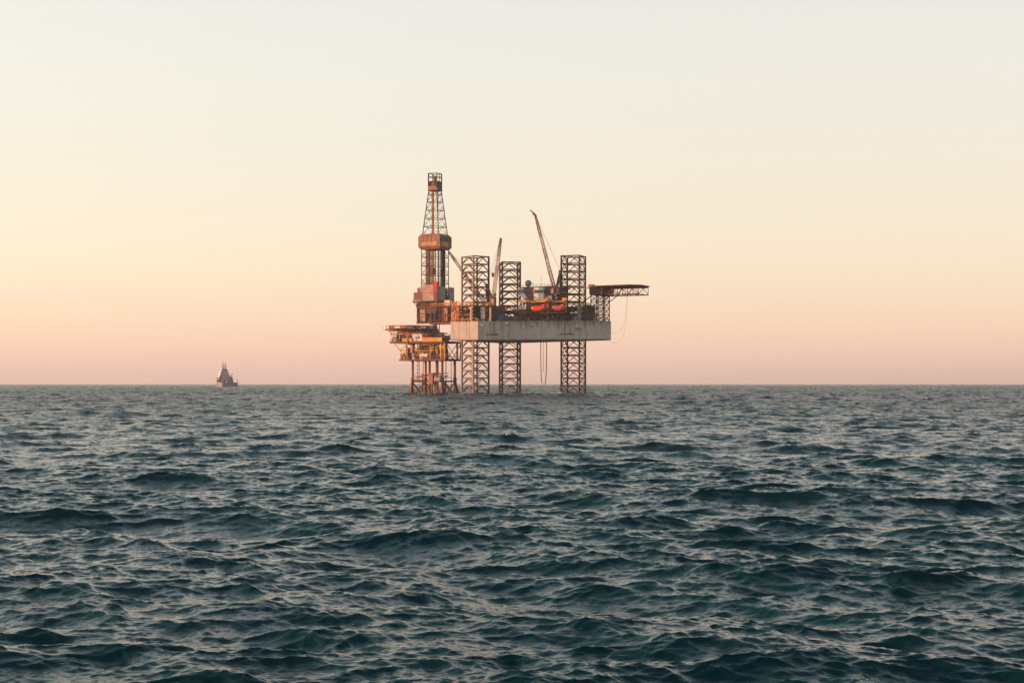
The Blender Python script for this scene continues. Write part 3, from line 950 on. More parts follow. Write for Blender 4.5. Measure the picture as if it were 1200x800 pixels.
fixed('generator_house', 'dark', (47.0, 49.2, -6.2, 2.0, ZT, 38.4))
for x0, x1, y0, y1, h, m in ((42.4, 44.8, -7.4, -5.6, 3.0, 'brown'), (40.0, 42.6, -9.4, -8.2, 2.2, 'dark'), (43.6, 44.9, -9.0, -8.0, 1.4, 'white'), (50.0, 51.2, -5.9, -5.2, 1.5, 'dark'), (21.6, 22.8, -16.6, -15.2, 1.3, 'dark'), (34.2, 35.4, -11.6, -11, 1.6, 'dust')):
    o = fixed('winch', m, (x0, x1, y0, y1, ZT, ZT + h))
    MB().tube((x0 + .2, y0 - .25, ZT + h * .5), (x1 - .2, y0 - .25, ZT + h * .5), min(.7, h * .3), 8).build('drum', 'dark', o)
bp = MB()
for k in range(9):
    bp.tube((44 + k * .5, -4.9 + k * .12, ZT), (44 + k * .5, -4.9 + k * .12, ZT + random.uniform(3, 7)), 0.12, 5)
for k in range(5):
    bp.tube((40.5, -8.6, ZT + .8 + k * 1.1), (47.5, -6.2, ZT + .8 + k * 1.1), 0.14, 5)
bp.build('pipe_manifold', 'dark', rig)
bp = MB()
for k in range(11):
    x = 12.5 + k * .75
    bp.tube((x, edge(x) + 2.2, ZT), (x, edge(x) + 2.2, ZT + random.uniform(1.2, 2.6)), 0.11, 5)
bp.tube((12.2, edge(12.2) + 2.2, ZT + 1.5), (20.2, edge(20.2) + 2.2, ZT + 1.5), .14, 5)
bp.build('pipe_manifold', 'brown', rig)

# crowded pipework and small gear along the deck edge
on_edge = lambda x: edge(x) + 1.0
for x0, x1, z1, n, m, sd_ in ((-8, 5, 5.5, 12, 'brown', 31), (-8, 5, 4.0, 6, 'yellow', 32), (5, 12, 5.5, 10, 'dark', 33), (7, 20, 2.6, 14, 'brown', 34),
                           (20, 36, 3.4, 18, 'dark', 35), (22, 42, 3.2, 8, 'dust', 36), (36, 54, 4.5, 20, 'dark', 37), (40, 53, 3.0, 7, 'oxide', 38), (10, 24, 1.8, 6, 'boom_white', 39)):
    pipes(rig, n, x0, x1, 0.1, 2.2, ZT + .15, ZT + z1, m, sd_, .12, on_edge)
pipes(floor, 12, -36, -25, -7.4, -6.4, 39.7, 41.6, 'brown', 41, .12)
pipes(floor, 8, -24.2, -18, -7.6, -5.0, 39.8, 42.2, 'orange', 42, .12)
pipes(cantilever, 12, -36, -9, -7.5, -6.8, 32.2, 39, 'brown', 43, .11)
pipes(house, 10, 20, 34, -10.2, -9.1, 40.2, 45.9, 'oxide', 44, .1)
pipes(stn, 10, 24, 42, -11.8, -10.8, 35.2, 39.6, 'dark', 45, .14)
for k, (x, d_, h) in enumerate(((-3.2, 1.2, 2.1), (3.6, 1.0, 1.7), (6.4, 1.3, 2.4), (9.0, 1.0, 1.4), (22.5, 1.0, 1.9), (25.4, 1.2, 1.5), (35.5, 1.0, 2.0), (44.0, 1.0, 1.6), (52.2, 1.0, 1.2))):
    y = edge(x) + d_
    MB().box(x - .55, x + .55, y - .3, y + .8, ZT, ZT + h).build('valve_cabinet', ('oxide', 'dust', 'grey', 'yellow', 'brown')[k % 5], rig)
for x in (-7, 2, 8.5, 15.5, 21, 27.5, 35, 43.5, 53):
    y = edge(x) + .5
    p_ = MB().tube((x, y, ZT), (x, y, ZT + 4.6), .07, 4).build('lamp_post', 'dark', rig)
    MB().box(x - .3, x + .3, y - .25, y + .2, ZT + 4.5, ZT + 4.8).build('lamp_head', 'boom_white', p_)

# helideck over the bow
HX, HR = 62.6, 12.4
octo = [(HX + x, y) for x, y in ((10.6, -5.4), (10.6, 5.4), (6.4, 8.8), (-8.6, 8.8), (-11.2, 6.4), (-11.2, -6.4), (-8.6, -8.8), (6.4, -8.8))]
hd = MB().prism(octo, 46.05, 46.45).build('helideck', 'brown', rig)
nt_ = MB()
for k in range(8):
    a, b = octo[k], octo[(k + 1) % 8]
    ca = [HX + (a[0] - HX) * 1.06, a[1] * 1.06]; cb_ = [HX + (b[0] - HX) * 1.06, b[1] * 1.06]
    for t in range(7):
        p = (a[0] + (b[0] - a[0]) * t / 6, a[1] + (b[1] - a[1]) * t / 6); q = (ca[0] + (cb_[0] - ca[0]) * t / 6, ca[1] + (cb_[1] - ca[1]) * t / 6)
        nt_.tube((p[0], p[1], 46.3), (q[0], q[1], 46.35), 0.04, 4)
    nt_.tube((ca[0], ca[1], 46.35), (cb_[0], cb_[1], 46.35), 0.05, 4)
nt_.build('safety_net', 'dark', hd)
tr = MB()
for y in (-5.5, 5.5):
    x0, x1 = 51.0, HX + 10.0
    tr.tube((x0, y, 45.8), (x1, y, 45.8), 0.22, 5); tr.tube((x0, y, 42.7), (x1, y, 42.7), 0.24, 5)
    n = 9
    for k in range(n):
        a, b = x0 + (x1 - x0) * k / n, x0 + (x1 - x0) * (k + 1) / n
        tr.tube((a, y, 42.7 if k % 2 else 45.8), (b, y, 45.8 if k % 2 else 42.7), 0.15, 5)
        tr.tube((a, y, 42.7), (a, y, 45.8), 0.1, 4)
    tr.tube((x1, y, 42.7), (x1, y, 45.8), 0.13, 4)
for k in range(8):
    x = 53 + k * 2.7
    tr.tube((x, -5.5, 42.7), (x, 5.5, 42.7), 0.13, 5)
tr.build('deck_truss', 'brown', hd)
MB().box(50.2, 56.2, -6.5, 6.5, 42.8, 45.9).build('deck_cabin', 'leg', hd)
tw = MB()
ps = [(49.8, -3.8), (52.6, -4.2), (55.3, -3.4), (49.8, 3.8), (52.6, 4.2), (55.3, 3.4)]
for x, y in ps: tw.tube((x, y, ZT), (x, y, 42.8), 0.26, 6)
for i, j in ((0, 1), (1, 2), (3, 4), (4, 5), (0, 3), (1, 4), (2, 5)):
    a, b = ps[i], ps[j]
    for k in range(4):
        z0, z1 = ZT + 2.8 * k, ZT + 2.8 * (k + 1)
        tw.tube((*a, z0), (*b, z1), 0.13, 4); tw.tube((*b, z0), (*a, z1), 0.13, 4); tw.tube((*a, z1), (*b, z1), 0.13, 4)
for y in (-3.4, 3.4): tw.tube((55.3, y, 40.0), (59.2, y, 42.7), 0.2, 5)
tw.tube((49.8, -3.8, 42.5), (46.3, -5, 39.3), 0.22, 5)
tw.build('support_tower', 'leg_rust', hd)
MB().box(48.0, 51.4, -4.2, -1.2, 45.7, 45.95).box(48.6, 50.8, -3.8, -1.8, 45.95, 47.4).build('fire_monitor', 'orange', hd)
MB().rail([(47.6, -4.2, 45.0), (50.4, -4.2, 45.9)], 1.1, 1.2, 0.07).tube((47.0, -4.4, 42), (47.0, -4.4, 48.6), 0.07, 4).build('hand_rail', 'orange', hd)

# separate things standing on the rig's deck
def container(name, label, cat, m, x, y, lx, ly, h, group=None, lid=None):
    t = thing(name, (0, 0, 0), 0, label, cat, group)
    rig_place(t, x, y, ZT + 0.02)
    b = MB().box(-lx / 2, lx / 2, -ly / 2, ly / 2, 0.12, h)
    b.build('container_body', m, t)
    r = MB()
    n = int(lx / .35)
    for k in range(n + 1):
        q = -lx / 2 + lx * k / n
        r.box(q - .05, q + .05, -ly / 2 - .05, -ly / 2 + .02, .2, h - .1)
    r.build('corrugation', m, t)
    for a in (-1, 1):
        for c_ in (-1, 1):
            MB().box(a * lx / 2 - .09, a * lx / 2 + .09, c_ * ly / 2 - .09, c_ * ly / 2 + .09, 0, h + .04).build('corner_post', 'dark', t)
    if lid:
        MB().box(-lx / 2 + .1, lx / 2 - .1, -ly / 2 + .1, ly / 2 - .1, h + .01, h + .1).build('container_lid', lid, t)
    return t
container('cargo_container', 'bright blue container at the deck edge below the middle leg', 'container', 'blue', 13.9, -18.0, 3.2, 2.3, 2.7)
container('cargo_basket', 'rusty orange cargo basket at the deck edge before the accommodation', 'basket', 'oxide', 19.7, -15.4, 3.2, 2.0, 1.9, lid='brown')
container('cargo_basket', 'low dark red basket between the blue container and the rusty orange one', 'basket', 'darkred', 16.9, -16.8, 2.0, 1.6, 1.3, lid='brown')
container('cargo_container', 'small white box behind the low dark red basket on the deck', 'container', 'white', 17.2, -13.6, 2.2, 1.8, 2.3)

# hoses and ropes hanging from the rig
def hang(name, label, cat, pts, r, m='hose', group=None):
    pts = [Vector(p) for p in pts]
    sm = []
    P = [pts[0]] + pts + [pts[-1]]
    for i in range(1, len(P) - 2):
        for k in range(10):
            t = k / 10
            sm.append(0.5 * ((2 * P[i]) + (P[i + 1] - P[i - 1]) * t + (2 * P[i - 1] - 5 * P[i] + 4 * P[i + 1] - P[i + 2]) * t * t + (3 * P[i] - P[i - 1] - 3 * P[i + 1] + P[i + 2]) * t ** 3))
    sm.append(pts[-1])
    o = MB().path(sm, r, 6).build(name, m)
    rig_place(o, 0, 0, 0)
    return tag(o, label, cat, group)
g_ = 'hoses hanging from the rig'
hang('hanging_hose', 'thick dark hose hanging under the hull, first of three from the middle leg', 'hose', [(30.4, -13.3, ZB + .3), (30.4, -13.4, 14), (30.7, -13.4, 6), (31.3, -13.3, 5.0)], 0.2, group=g_)
hang('hanging_hose', 'thin short rope hanging under the hull between two thick hoses', 'rope', [(31.5, -13.0, ZB + .3), (31.5, -13.0, 14), (31.4, -13, 9.6)], 0.09, group=g_)
hang('hanging_hose', 'thick dark hose hanging under the hull nearest the bow leg', 'hose', [(32.7, -12.5, ZB + .3), (32.75, -12.6, 14), (32.4, -12.6, 6.5), (32.0, -12.6, 4.4)], 0.2, group=g_)
hang('looped_hose', 'slim hose looping from under the helideck to the bow, longer lower loop', 'hose', [(66.0, -2, 43), (65.8, -2, 37), (64.8, -2, 27.5), (62.0, -2.4, 22.3), (58.5, -3, 22.8), (55.9, -3.2, 26.0)], 0.035, group=g_)
hang('looped_hose', 'slim hose looping from under the helideck to the bow, shorter upper loop', 'hose', [(65.5, -1, 43), (65.1, -1, 36.5), (63.6, -1, 29.3), (61.2, -1.3, 26.7), (57.8, -1.8, 26.6), (55.9, -2, 28.6)], 0.035, group=g_)

# ------------------------------------------------------------------ the fixed production platform under the derrick
plat = thing('production_platform', (0, 0, 0), 0, 'small rusty steel production platform with yellow beams standing below the derrick', 'platform')
rig_place(plat, CX, CY, 0)
Z1, Z2 = 15.8, 23.8              # lower and upper deck
for a in (-1, 1):
    for b in (-1, 1):
        x, y = 7.8 * a, 5.84 * b
        l = MB()
        l.lathe(x, y, [(0.62, 7.0), (0.62, Z1 - .6)], 12)
        leg = l.build('jacket_leg', 'pile', plat)
        MB().tube((x + a * .9, y + b * .9, -6), (x, y, 6.98), 0.95, 10, r2=0.7).build('batter_leg', 'jacket', leg)
        MB().tube((x + a * .12, y + b * .12, 6.1), (x, y, 7.2), 0.86, 10).build('leg_collar', 'jacket', leg)
        br = MB()
        for s in (-1, 1):
            br.tube((x + a * .2, y + b * .2, 5.2), (x + a * .8 - s * 2.6 * (1 if a > 0 else 1) , y + b * .8, -4), 0.28, 6)
        br.build('leg_brace', 'jacket', leg)
jf = MB()
for z, k in ((5.6, 1.0), (-1.5, 1.09)):
    c4 = [(-7.8 * k, -5.84 * k), (7.8 * k, -5.84 * k), (7.8 * k, 5.84 * k), (-7.8 * k, 5.84 * k)]
    for i in range(4): jf.tube((*c4[i], z), (*c4[(i + 1) % 4], z), 0.36, 6)
for y in (-5.9, 5.9):
    for x0, x1 in ((-7.8, -2.6), (2.6, -2.6), (2.6, 7.8)):
        jf.tube((x0, y, 5.4), (x1, y * 1.07, -2), 0.3, 6)
    jf.tube((-2.6, y, 5.6), (-2.6, y * 1.07, -4), 0.42, 6); jf.tube((2.6, y, 5.6), (2.6, y * 1.07, -4), 0.42, 6)
for x in (-7.9, 7.9):
    jf.tube((x, -5.8, 5.4), (x * 1.07, 5.8, -2), 0.28, 6); jf.tube((x, 5.8, 5.4), (x * 1.07, -5.8, -2), 0.28, 6)
jf.build('jacket_frame', 'jacket', plat)
for x, y, r in ((-1.6, -1.4, .45), (1.2, 0.8, .42), (.4, 3.2, .3), (-3.4, 2.6, .3)):
    MB().tube((x, y, -6), (x, y, Z1), r, 8).build('conductor_pipe', 'pile', plat)
lv = MB().box(-7.6, -1.0, -7.0, -5.0, 5.98, 6.12).build('access_walkway', 'jacket', plat)
MB().rail([(-7.4, -6.9, 6.12), (-1.2, -6.9, 6.12)], 1.1, 1.1, .06).build('hand_rail', 'yellow', lv)
MB().box(1.4, 3.6, -7.2, -5.2, 4.4, 9.2).box(.4, 4.6, -7.5, -5.0, 9.2, 9.5).build('boat_landing_cabin', 'oxide', plat)
MB().htank((4.9, -6.4, 6.4), (7.6, -6.4, 6.4), 1.3).build('storage_drum', 'grey', plat)
MB().box(3.6, 9.6, -7.4, -4.6, 7.9, 8.05).rail([(4.0, -7.3, 8.05), (9.5, -7.3, 8.05)], 1.0, 1.1, .06).build('landing_grid', 'jacket', plat)
MB().box(8.4, 12.6, -5.8, -4.9, 7.2, 7.4).build('gangway', 'dark', plat)
ld = MB().path([(-5.4, -5.6, 6), (-5.4, -5.6, Z1)], .07, 4).path([(-4.9, -5.6, 6), (-4.9, -5.6, Z1)], .07, 4)
for k in range(12): ld.tube((-5.4, -5.6, 6.4 + k * .8), (-4.9, -5.6, 6.4 + k * .8), .06, 4)
for k in range(5): ld.tube((-5.6, -5.9, 7.5 + k * 1.8), (-4.6, -5.9, 7.5 + k * 1.8), .14, 5)
ld.build('ladder', 'dark', plat)

# decks
d1 = MB().box(-13.6, 10.5, -8, 8, Z1 - .12, Z1)
for y in (-8, -4, 0, 4, 8): d1.box(-13.6, 10.5, y - .16, y + .16, Z1 - .85, Z1 - .12)
d1 = d1.build('lower_deck', 'jacket', plat)
d2 = MB().box(-18.4, 10.6, -8.5, 8.5, Z2 - .12, Z2)
for y in (-8.5, -4, 0, 4, 8.5): d2.box(-18.4, 10.6, y - .16, y + .16, Z2 - .8, Z2 - .12)
d2 = d2.build('upper_deck', 'jacket', plat)
for x in (-10.2, -4.2, 2.6, 8.2, 10.1):
    for y in (-7.4, 7.4):
        lbl(MB().tube((x, y, Z1), (x, y, Z2 - .8), 0.42 if x > 2 else .3, 8).build('column', 'yellow' if (y < 0 and x not in (-4.2,)) else 'pile', plat), None) if False else MB().tube((x, y, Z1), (x, y, Z2 - .8), 0.46 if x > 2 else .3, 8).build('column', 'yellow' if (y < 0 and x != -4.2) else 'pile', plat)
sb = MB()
for y in (-8.0, 8.0):
    for a, b in (((-16.3, Z2 - .8), (-13.2, 19.9)), ((-13.2, 19.9), (-8.9, Z2 - .8)), ((-13.2, 19.9), (-10.6, Z1)), ((-13.6, 19.8), (-11.4, 19.8))):
        sb.tube((a[0], y, a[1]), (b[0], y, b[1]), 0.2, 6)
sb.tube((-13.2, -8, 19.9), (-13.2, 8, 19.9), .18, 6)
sb.build('outrigger_brace', 'yellow', plat)
wb = MB()
for x0, x1 in ((-4.2, 2.6), (2.6, 8.2)):
    wb.tube((x0, 7.4, Z1), (x1, 7.4, Z2 - .8), .17, 5); wb.tube((x0, 7.4, Z2 - .8), (x1, 7.4, Z1), .17, 5)
wb.tube((8.4, -7.2, Z2 - .8), (10.0, 0, Z1), .17, 5); wb.tube((10.2, 7.2, Z2 - .8), (10.0, 0, Z1), .17, 5)
wb.build('wind_brace', 'dark', plat)
MB().rail([(-10, -8, Z1), (10.4, -8, Z1), (10.4, 8, Z1)], 1.15, 1.5, .07).build('guard_rail', 'brown', plat)
MB().rail([(-18.3, 8, Z2), (-18.3, -8.4, Z2), (-12, -8.4, Z2)], 1.15, 1.5, .07).build('guard_rail', 'brown', plat)
lbl(MB().box(-11.6, -6.6, -8.72, -8.5, Z2 - .05, Z2 + 1.5).build('edge_girder', 'yellow', plat), 'yellow edge girder of the upper deck')
lbl(MB().box(-1.1, 4.2, -8.74, -8.5, Z2 - .2, Z2 + 1.75).build('edge_girder', 'orange', plat), 'deep orange edge girder of the upper deck')
lbl(MB().box(4.25, 9.3, -8.72, -8.5, Z2 - .2, Z2 + 1.65).build('edge_girder', 'yellow', plat), 'faded yellow edge girder below the cantilever')
MB().tube((-8.9, -8.75, Z1 - .2), (-8.9, -8.75, 30.6), 0.24, 6).build('crane_post', 'yellow', plat)
# equipment on the lower deck
MB().htank((-2.6, -6.9, 17.3), (1.2, -6.9, 17.3), 1.15).build('separator_tank', 'white', plat)
lower = [('process_vessel', 'oxide', (-3.6, -1.8, -6.4, -4.4, 17.6, 22.6)), ('switch_cabinet', 'dust', (-8.0, -6.8, -7.6, -5.4, 18.6, 22.8)),
         ('pump_skid', 'dark', (1.6, 4.2, -7.4, -5.4, Z1, 18.2)), ('pump_skid', 'black', (-.6, 1.8, -6.8, -4.6, 19.0, 22.8)),
         ('valve_cabinet', 'dark', (4.6, 7.6, -7.2, -5.2, Z1, 17.6)), ('process_vessel', 'dark', (-9.8, -8.6, -6.8, -5, Z1, 21)),
         ('pump_skid', 'brown', (-6.2, -4.6, -7.2, -5, Z1, 19.2)), ('valve_cabinet', 'brown', (-6.5, 6.5, 1, 2, Z1, 20.5)),
         ('control_cabinet', 'dark', (8.6, 10.2, -6.5, -4.5, Z1, 17.8))]
for name, m, b in lower: MB().box(*b).build(name, m, plat)
pipes(plat, 14, -10, 9, -7.6, -3, Z1 + .3, 22.8, 'brown', 3)
pipes(plat, 9, -9, 9, -7.6, -3, Z1 + .3, 22.8, 'yellow', 4, .11)
pipes(plat, 9, -6, 10, -7, 5, Z1 + .3, 22.8, 'dark', 6)
pipes(plat, 16, -10, 10, -7.8, -6.6, Z1 + .2, 22.9, 'jacket', 51, .14)
pipes(plat, 12, -9.5, 9.5, -7.9, -7.2, Z1 + .2, 22.9, 'yellow', 52, .1)
pipes(plat, 12, -7, 7, -6.6, 5, 5.8, 9.5, 'jacket', 53, .16)
pipes(plat, 7, -7.5, -1, -7, -5, 6.2, 8.6, 'oxide', 54, .1)
for x, y, r in ((-6.2, -2.5, .16), (-2.8, -4.8, .2), (3.2, -3.6, .16), (5.6, 1.5, .22), (-4.6, 4.2, .2), (6.6, 4.6, .18)):
    MB().tube((x, y, -5), (x, y, Z1 - .2), r, 6).build('riser_pipe', 'pile', plat)
for x, z, h, m in ((-12.6, Z1, 2.4, 'brown'), (-10.9, Z1, 3.2, 'yellow'), (6.0, Z1 + 2.4, 3.4, 'brown'), (2.9, Z1 + 3, 2.6, 'dust')):
    MB().box(x - .6, x + .6, -7.7, -6.5, z + .05, z + h).build('valve_cabinet', m, plat)
# equipment on the upper deck
upper = [('compressor_skid', 'brown', (-14.4, -10.4, -6.4, -3.0, Z2, 27.2)), ('compressor_skid', 'dark', (-11.6, -7.2, -7.0, -4.0, Z2 + 1.6, 26.6)),
         ('heat_exchanger', 'oxide', (-12.8, -10.6, -7.0, -5.0, 27.0, 28.9)), ('air_cooler', 'black', (-6.0, 0.4, -7.6, -2.0, 27.7, 29.5)),
         ('air_cooler', 'dark', (0.8, 3.2, -7.6, -4.0, 28.0, 29.6)), ('switch_room', 'dark', (-6, 2.0, -2, 6, Z2, 28)), ('cable_cabinet', 'grey', (-.4, .9, -7.6, -5.8, Z2, 27.4)),
         ('mud_manifold', 'dark', (5.8, 9.6, -6.8, -2.6, Z2, 25.9))]
for name, m, b in upper: MB().box(*b).build(name, m, plat)
pipes(plat, 14, -21, 0, -9, 2, 27.2, 29.6, 'brown', 22)
pipes(plat, 12, -21, 0, -9, 2, 26.8, 29.4, 'yellow', 25, .12)
pipes(plat, 16, -15, -2, -7.6, -2, Z2 + .4, 29.4, 'brown', 12)
pipes(plat, 12, -18, 4, -8.2, -6.8, Z2 + .3, 29.6, 'brown', 55, .14)
pipes(plat, 10, -19, 3, -8.2, -6.8, Z2 + 2, 29.8, 'orange', 56, .11)
pipes(plat, 10, 2, 10, -8.2, -5.5, Z2 + 1.4, 28.4, 'dark', 57, .16)
pipes(plat, 8, -15, 0, -7.6, -2, Z2 + .4, 29.4, 'yellow', 15, .11)
pipes(plat, 10, 2, 10, -6, 3, Z2 + .4, 27.8, 'dark', 17)
wh = MB().lathe(2.6, -2.4, [(.5, Z2), (.5, 25), (1.1, 25.2), (1.1, 26.6), (.5, 26.8), (.5, 27.5), (1.4, 27.7), (1.4, 29.2), (.7, 29.5), (.5, 31.6)], 10)
wh.build('wellhead_stack', 'bluegrey', plat)
MB().htank((4.8, -6.2, 26.6), (7.8, -6.2, 26.6), .8, 10).build('hose_reel', 'boom_white', plat)
# platform helideck with red and white edge panels
px_, py_, pr = -10.8, -3.0, 12.0
oc = [(px_ + pr * cos(R(22.5 + 45 * k)), py_ + pr * sin(R(22.5 + 45 * k))) for k in range(8)]
ph = MB().prism(oc, 30.7, 31.05).build('helideck', 'dark', plat)
for k in range(8):
    a, b = Vector(oc[k]), Vector(oc[(k + 1) % 8])
    nrm = (b - a).normalized(); nrm = Vector((nrm.y, -nrm.x))
    for t in range(3):
        p, q = a.lerp(b, t / 3 + .01), a.lerp(b, (t + 1) / 3 - .01)
        o_ = nrm * .15
        MB().beam((p.x + o_.x, p.y + o_.y, 30.2), (q.x + o_.x, q.y + o_.y, 30.2), .12, 0.95).build('edge_panel', 'red' if (k * 3 + t) % 2 else 'white', ph)
hs_ = MB()
for x in (-19.5, -15, -10.5, -6, -1.5):
    hs_.tube((x, py_ - 8, 29.2), (x, py_ + 8, 29.2), .2, 5)
    for y in (py_ - 8, py_, py_ + 8):
        hs_.tube((x, y, 29.2), (x + 1.6, y, 30.7), .13, 4); hs_.tube((x, y, 29.2), (x - 1.6, y, 30.7), .13, 4)
for y in (py_ - 8 + 3.6, py_ + 3.6, py_ + 8):
    hs_.tube((-20.5, y, 29.2), (-.5, y, 29.2), .2, 5)
for x in (-15, -6, -1.5):
    for y in (-6.4, 4): hs_.tube((x, y, Z2), (x, y, 29.2), .26, 6)
for y in (-6.4, 4): hs_.tube((-15, y, Z2 + .5), (-20.5, y, 29.0), .2, 5)
hs_.build('support_frame', 'yellow', ph)
MB().rail([(-8.2, -8.3, 27.4), (2.8, -8.3, 27.4)], .9, 1.2, .06).box(-8.2, 2.8, -8.4, -7.4, 27.3, 27.4).build('side_walkway', 'dark', plat)

def cabin(label, m, x0, x1, y0, y1, h):
    t = thing('site_cabin', (0, 0, 0), 0, label, 'cabin', 'white cabins on the production platform')
    rig_place(t, CX + (x0 + x1) / 2, CY + (y0 + y1) / 2, Z2 + .02)
    lx, ly = (x1 - x0) / 2, (y1 - y0) / 2
    MB().box(-lx, lx, -ly, ly, .15, h).build('cabin_wall', m, t)
    MB().box(-lx - .1, lx + .1, -ly - .1, ly + .1, h + .003, h + .14).build('cabin_roof', 'grey', t)
    MB().box(-lx, lx, -ly + .2, ly - .2, 0, .147).build('skid', 'dark', t)
    d = MB().box(-.9, 0, -ly - .05, -ly + .02, .2, 2.2).build('door', 'dust', t)
    MB().box(-.2, -.1, -ly - .1, -ly - .06, 1.1, 1.25).build('handle', 'dark', d)
    w_ = MB().box(.4, 1.2, -ly - .05, -ly + .02, 1.2, 2.1).build('window', 'grey', t)
    MB().box(.48, 1.12, -ly - .08, -ly - .055, 1.28, 2.02).build('pane', 'glass', w_)
cabin('white cabin at the outer end of the platform, beyond its yellow girder', 'white', -18.3, -15.2, -8.0, -5.4, 3.1)
cabin('tall white cabin on the platform between its yellow and orange girders', 'white', -6.4, -1.2, -8.4, -5.6, 3.4)

# ------------------------------------------------------------------ support vessel on the horizon
ship = thing('support_vessel', (-389, 1930, 0), R(110.8), 'small hazy grey offshore support ship far off on the horizon', 'ship')
def ship_section(aft, fwd, beam):
    pts = [(-aft, -beam * .94), (-aft + 4, -beam), (fwd - 20, -beam), (fwd - 11, -beam * .82), (fwd - 4, -beam * .4), (fwd, 0)]
    return pts + [(x, -y) for x, y in pts[-2::-1]]
def loft(mb, secs):
    n = len(secs[0][1]); vs = []
    for z, pts in secs: vs += [(x, y, z) for x, y in pts]
    fs = [tuple(range(n))[::-1], tuple(range((len(secs) - 1) * n, len(secs) * n))]
    for k in range(len(secs) - 1):
        fs += [(k * n + i, k * n + (i + 1) % n, (k + 1) * n + (i + 1) % n, (k + 1) * n + i) for i in range(n)]
    return mb.add(vs, fs)
ship.scale = (1.17, 1.36, 1.1)
loft(MB(), [(-3, ship_section(30, 26, 6.6)), (0.8, ship_section(31.6, 29, 7.8)), (4.6, ship_section(32, 32, 8.2))]).build('ship_hull', 'ship', ship)
loft(MB(), [(4.62, [(2, -8.2), (14, -8.2), (22, -6.6), (29, -3), (32.1, 0), (29, 3), (22, 6.6), (14, 8.2), (2, 8.2)]),
            (9.4, [(2, -8.3), (14, -8.6), (23, -7.4), (31, -3.4), (34.6, 0), (31, 3.4), (23, 7.4), (14, 8.6), (2, 8.3)])]).build('forecastle', 'shipbow', ship)
sup = MB().box(3, 22, -6.0, 6.0, 9.42, 12.4).build('superstructure', 'shipwhite', ship)
MB().box(4, 20, -4.8, 4.8, 12.42, 15.6).build('accommodation_tier', 'shipwhite', sup)
MB().box(5, 18, -3.9, 3.9, 15.62, 18.8).build('accommodation_tier', 'shipwhite', sup)
wheel = loft(MB(), [(18.82, [(5.6, -3.0), (14.4, -3.0), (15.6, -1.6), (15.6, 1.6), (14.4, 3.0), (5.6, 3.0)]), (22.2, [(5.6, -2.8), (14.9, -2.8), (16.2, -1.6), (16.2, 1.6), (14.9, 2.8), (5.6, 2.8)])]).build('wheelhouse', 'shipwhite', ship)
MB().box(5.5, 5.58, -2.4, 2.4, 20.2, 21.5).build('wheelhouse_window', 'glass', wheel)
for z, x in ((10.4, 2.95), (13.4, 3.95), (16.6, 4.95)):
    for k in (-3.6, -1.4, .8, 3.0):
        MB().box(x - .03, x + .05, k, k + .8, z, z + .9).build('window', 'glass', sup)
ms = MB()
for y in (-1.5, 1.1): ms.tube((9, y, 22.2), (9, y, 30.4 if y < 0 else 31.6), .32, 6)
for z in (24.2, 26.4): ms.tube((9, -2.6, z), (9, 2.6, z), .18, 5)
ms.box(8.4, 9.6, -2.0, 2.0, 23.2, 23.5)
ms.build('mast', 'ship', ship)
MB().tube((9, 0, 21.9), (9, 0, 26), .5, 8).build('radar_mast', 'shipwhite', ship)
for y in (-6.4, 5.2):
    MB().box(0.4, 2.9, y - .9, y + .9, 4.62, 12.6).build('funnel', 'ship', ship)
MB().tube((1.4, -5.6, 4.6), (1.4, -5.6, 14), .5, 8).beam((1.4, -5.6, 13.8), (0.5, -7.6, 16.6), .55, .6).build('deck_crane', 'ship', ship)
MB().htank((8, 6.9, 10.8), (12, 6.9, 10.8), .9, 10).build('rescue_boat', 'boat2', ship)
MB().box(-31.4, 1.9, 7.6, 8.15, 4.62, 5.5).build('bulwark', 'ship', ship)
MB().box(-31.4, 1.9, -8.15, -7.6, 4.62, 5.5).build('bulwark', 'ship', ship)
MB().box(-31.9, -31.4, -7.4, 7.4, 4.62, 5.2).build('stern_gate', 'ship', ship)
MB().tube((-30.4, -7.4, 4.6), (-30.4, -7.4, 9.4), .22, 5).build('stern_post', 'ship', ship)
MB().tube((-30.4, 7.4, 4.6), (-30.4, 7.4, 8.6), .22, 5).build('stern_post', 'ship', ship)
MB().htank((-3, -2.6, 6.6), (-3, 2.6, 6.6), 1.9, 10).build('towing_winch', 'ship', ship)
MB().box(-20, -13, -3.4, 1.4, 4.63, 6.9).build('deck_hatch', 'ship', ship)

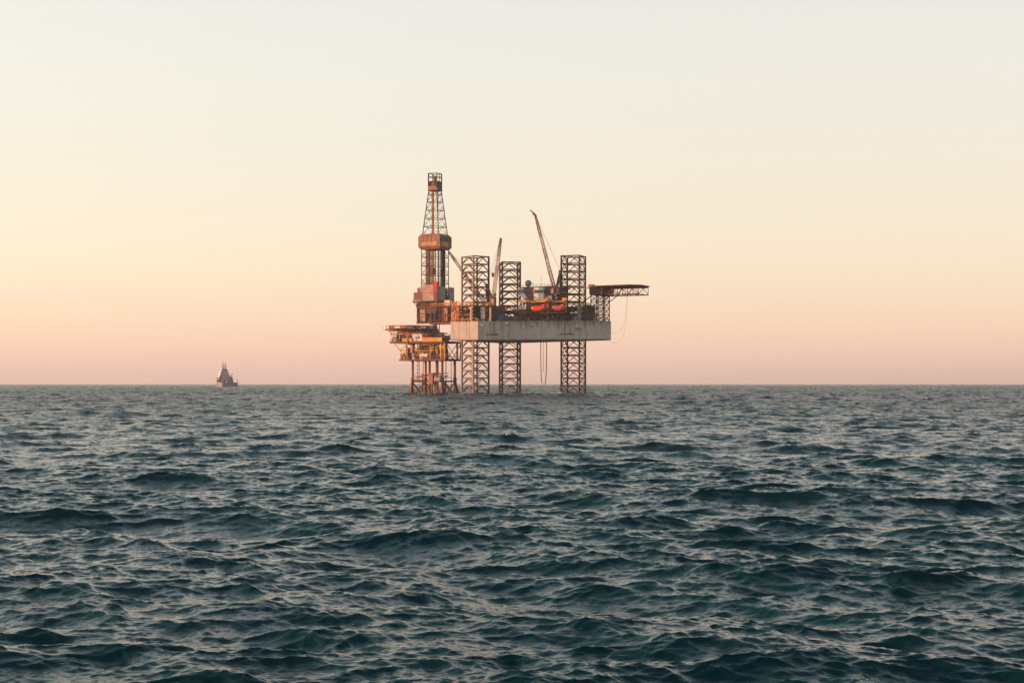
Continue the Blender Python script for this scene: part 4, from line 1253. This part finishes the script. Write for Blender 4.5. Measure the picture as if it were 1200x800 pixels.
# ------------------------------------------------------------------ broken water at the legs
fm = bpy.data.materials.new('white_water')
fm.use_nodes = True
b_ = fm.node_tree.nodes['Principled BSDF']
b_.inputs['Base Color'].default_value = (0.72, 0.72, 0.70, 1)
b_.inputs['Roughness'].default_value = 0.9
rd = random.Random(9)
def lumps(pts, name, label):
    mb = MB()
    for x, y, z, r in pts:
        c = Vector((x, y, z)); vs = []
        mb.ball(c, r, 6, 4)
    o = mb.build(name, fm, smooth=True)
    o['kind'] = 'stuff'
    tag(o, label, 'spray')
    return o
pts = []
for k in range(260):
    t = rd.random() ** 1.3
    pts.append((-2.2 + rd.gauss(0, .16 + .6 * (1 - t)), 644 + rd.gauss(0, .2 + .4 * (1 - t)), t * 4.3, .12 + .30 * (1 - t) * rd.random()))
lumps(pts, 'spray', 'white spout of water splashing up beside the middle leg')

pts = []
for k in range(240):
    t = rd.random()
    pts.append((16.6 + 5.2 * t + rd.gauss(0, .3), 614.5 + rd.gauss(0, .9), .15 + .7 * rd.random() ** 2 * (1 - abs(t - .7)), .12 + .25 * rd.random()))
lumps(pts, 'foam', 'low streak of white foam on the water beside the bow leg')

# ------------------------------------------------------------------ the air between
hm = bpy.data.materials.new('sea_haze')
hm.use_nodes = True
hn = hm.node_tree
hn.nodes.remove(hn.nodes['Principled BSDF'])
pv = hn.nodes.new('ShaderNodeVolumePrincipled')
pv.inputs['Color'].default_value = (0.70, 0.78, 0.88, 1)
pv.inputs['Density'].default_value = 0.00008
pv.inputs['Anisotropy'].default_value = 0.1
hn.links.new(pv.outputs[0], hn.nodes['Material Output'].inputs['Volume'])
hz = MB().box(-15000, 15000, -15000, 15000, -9.5, 118).build('haze', hm)
hz['kind'] = 'stuff'

for cx_, cy_, n_f, seed_ in ((-16.2, 619.2, 40, 3), (-1.0, 649.0, 30, 4), (27.0, 616.0, 60, 5), (-36.5, 648.0, 50, 6)):
    rd = random.Random(seed_); pts = []
    for k in range(n_f):
        pts.append((cx_ + rd.gauss(0, 4.2), cy_ + rd.gauss(0, 2.0), .05 + .35 * rd.random() ** 2, .06 + .12 * rd.random()))
    lumps(pts, 'foam', 'thin white foam washing round the steel legs at the waterline')
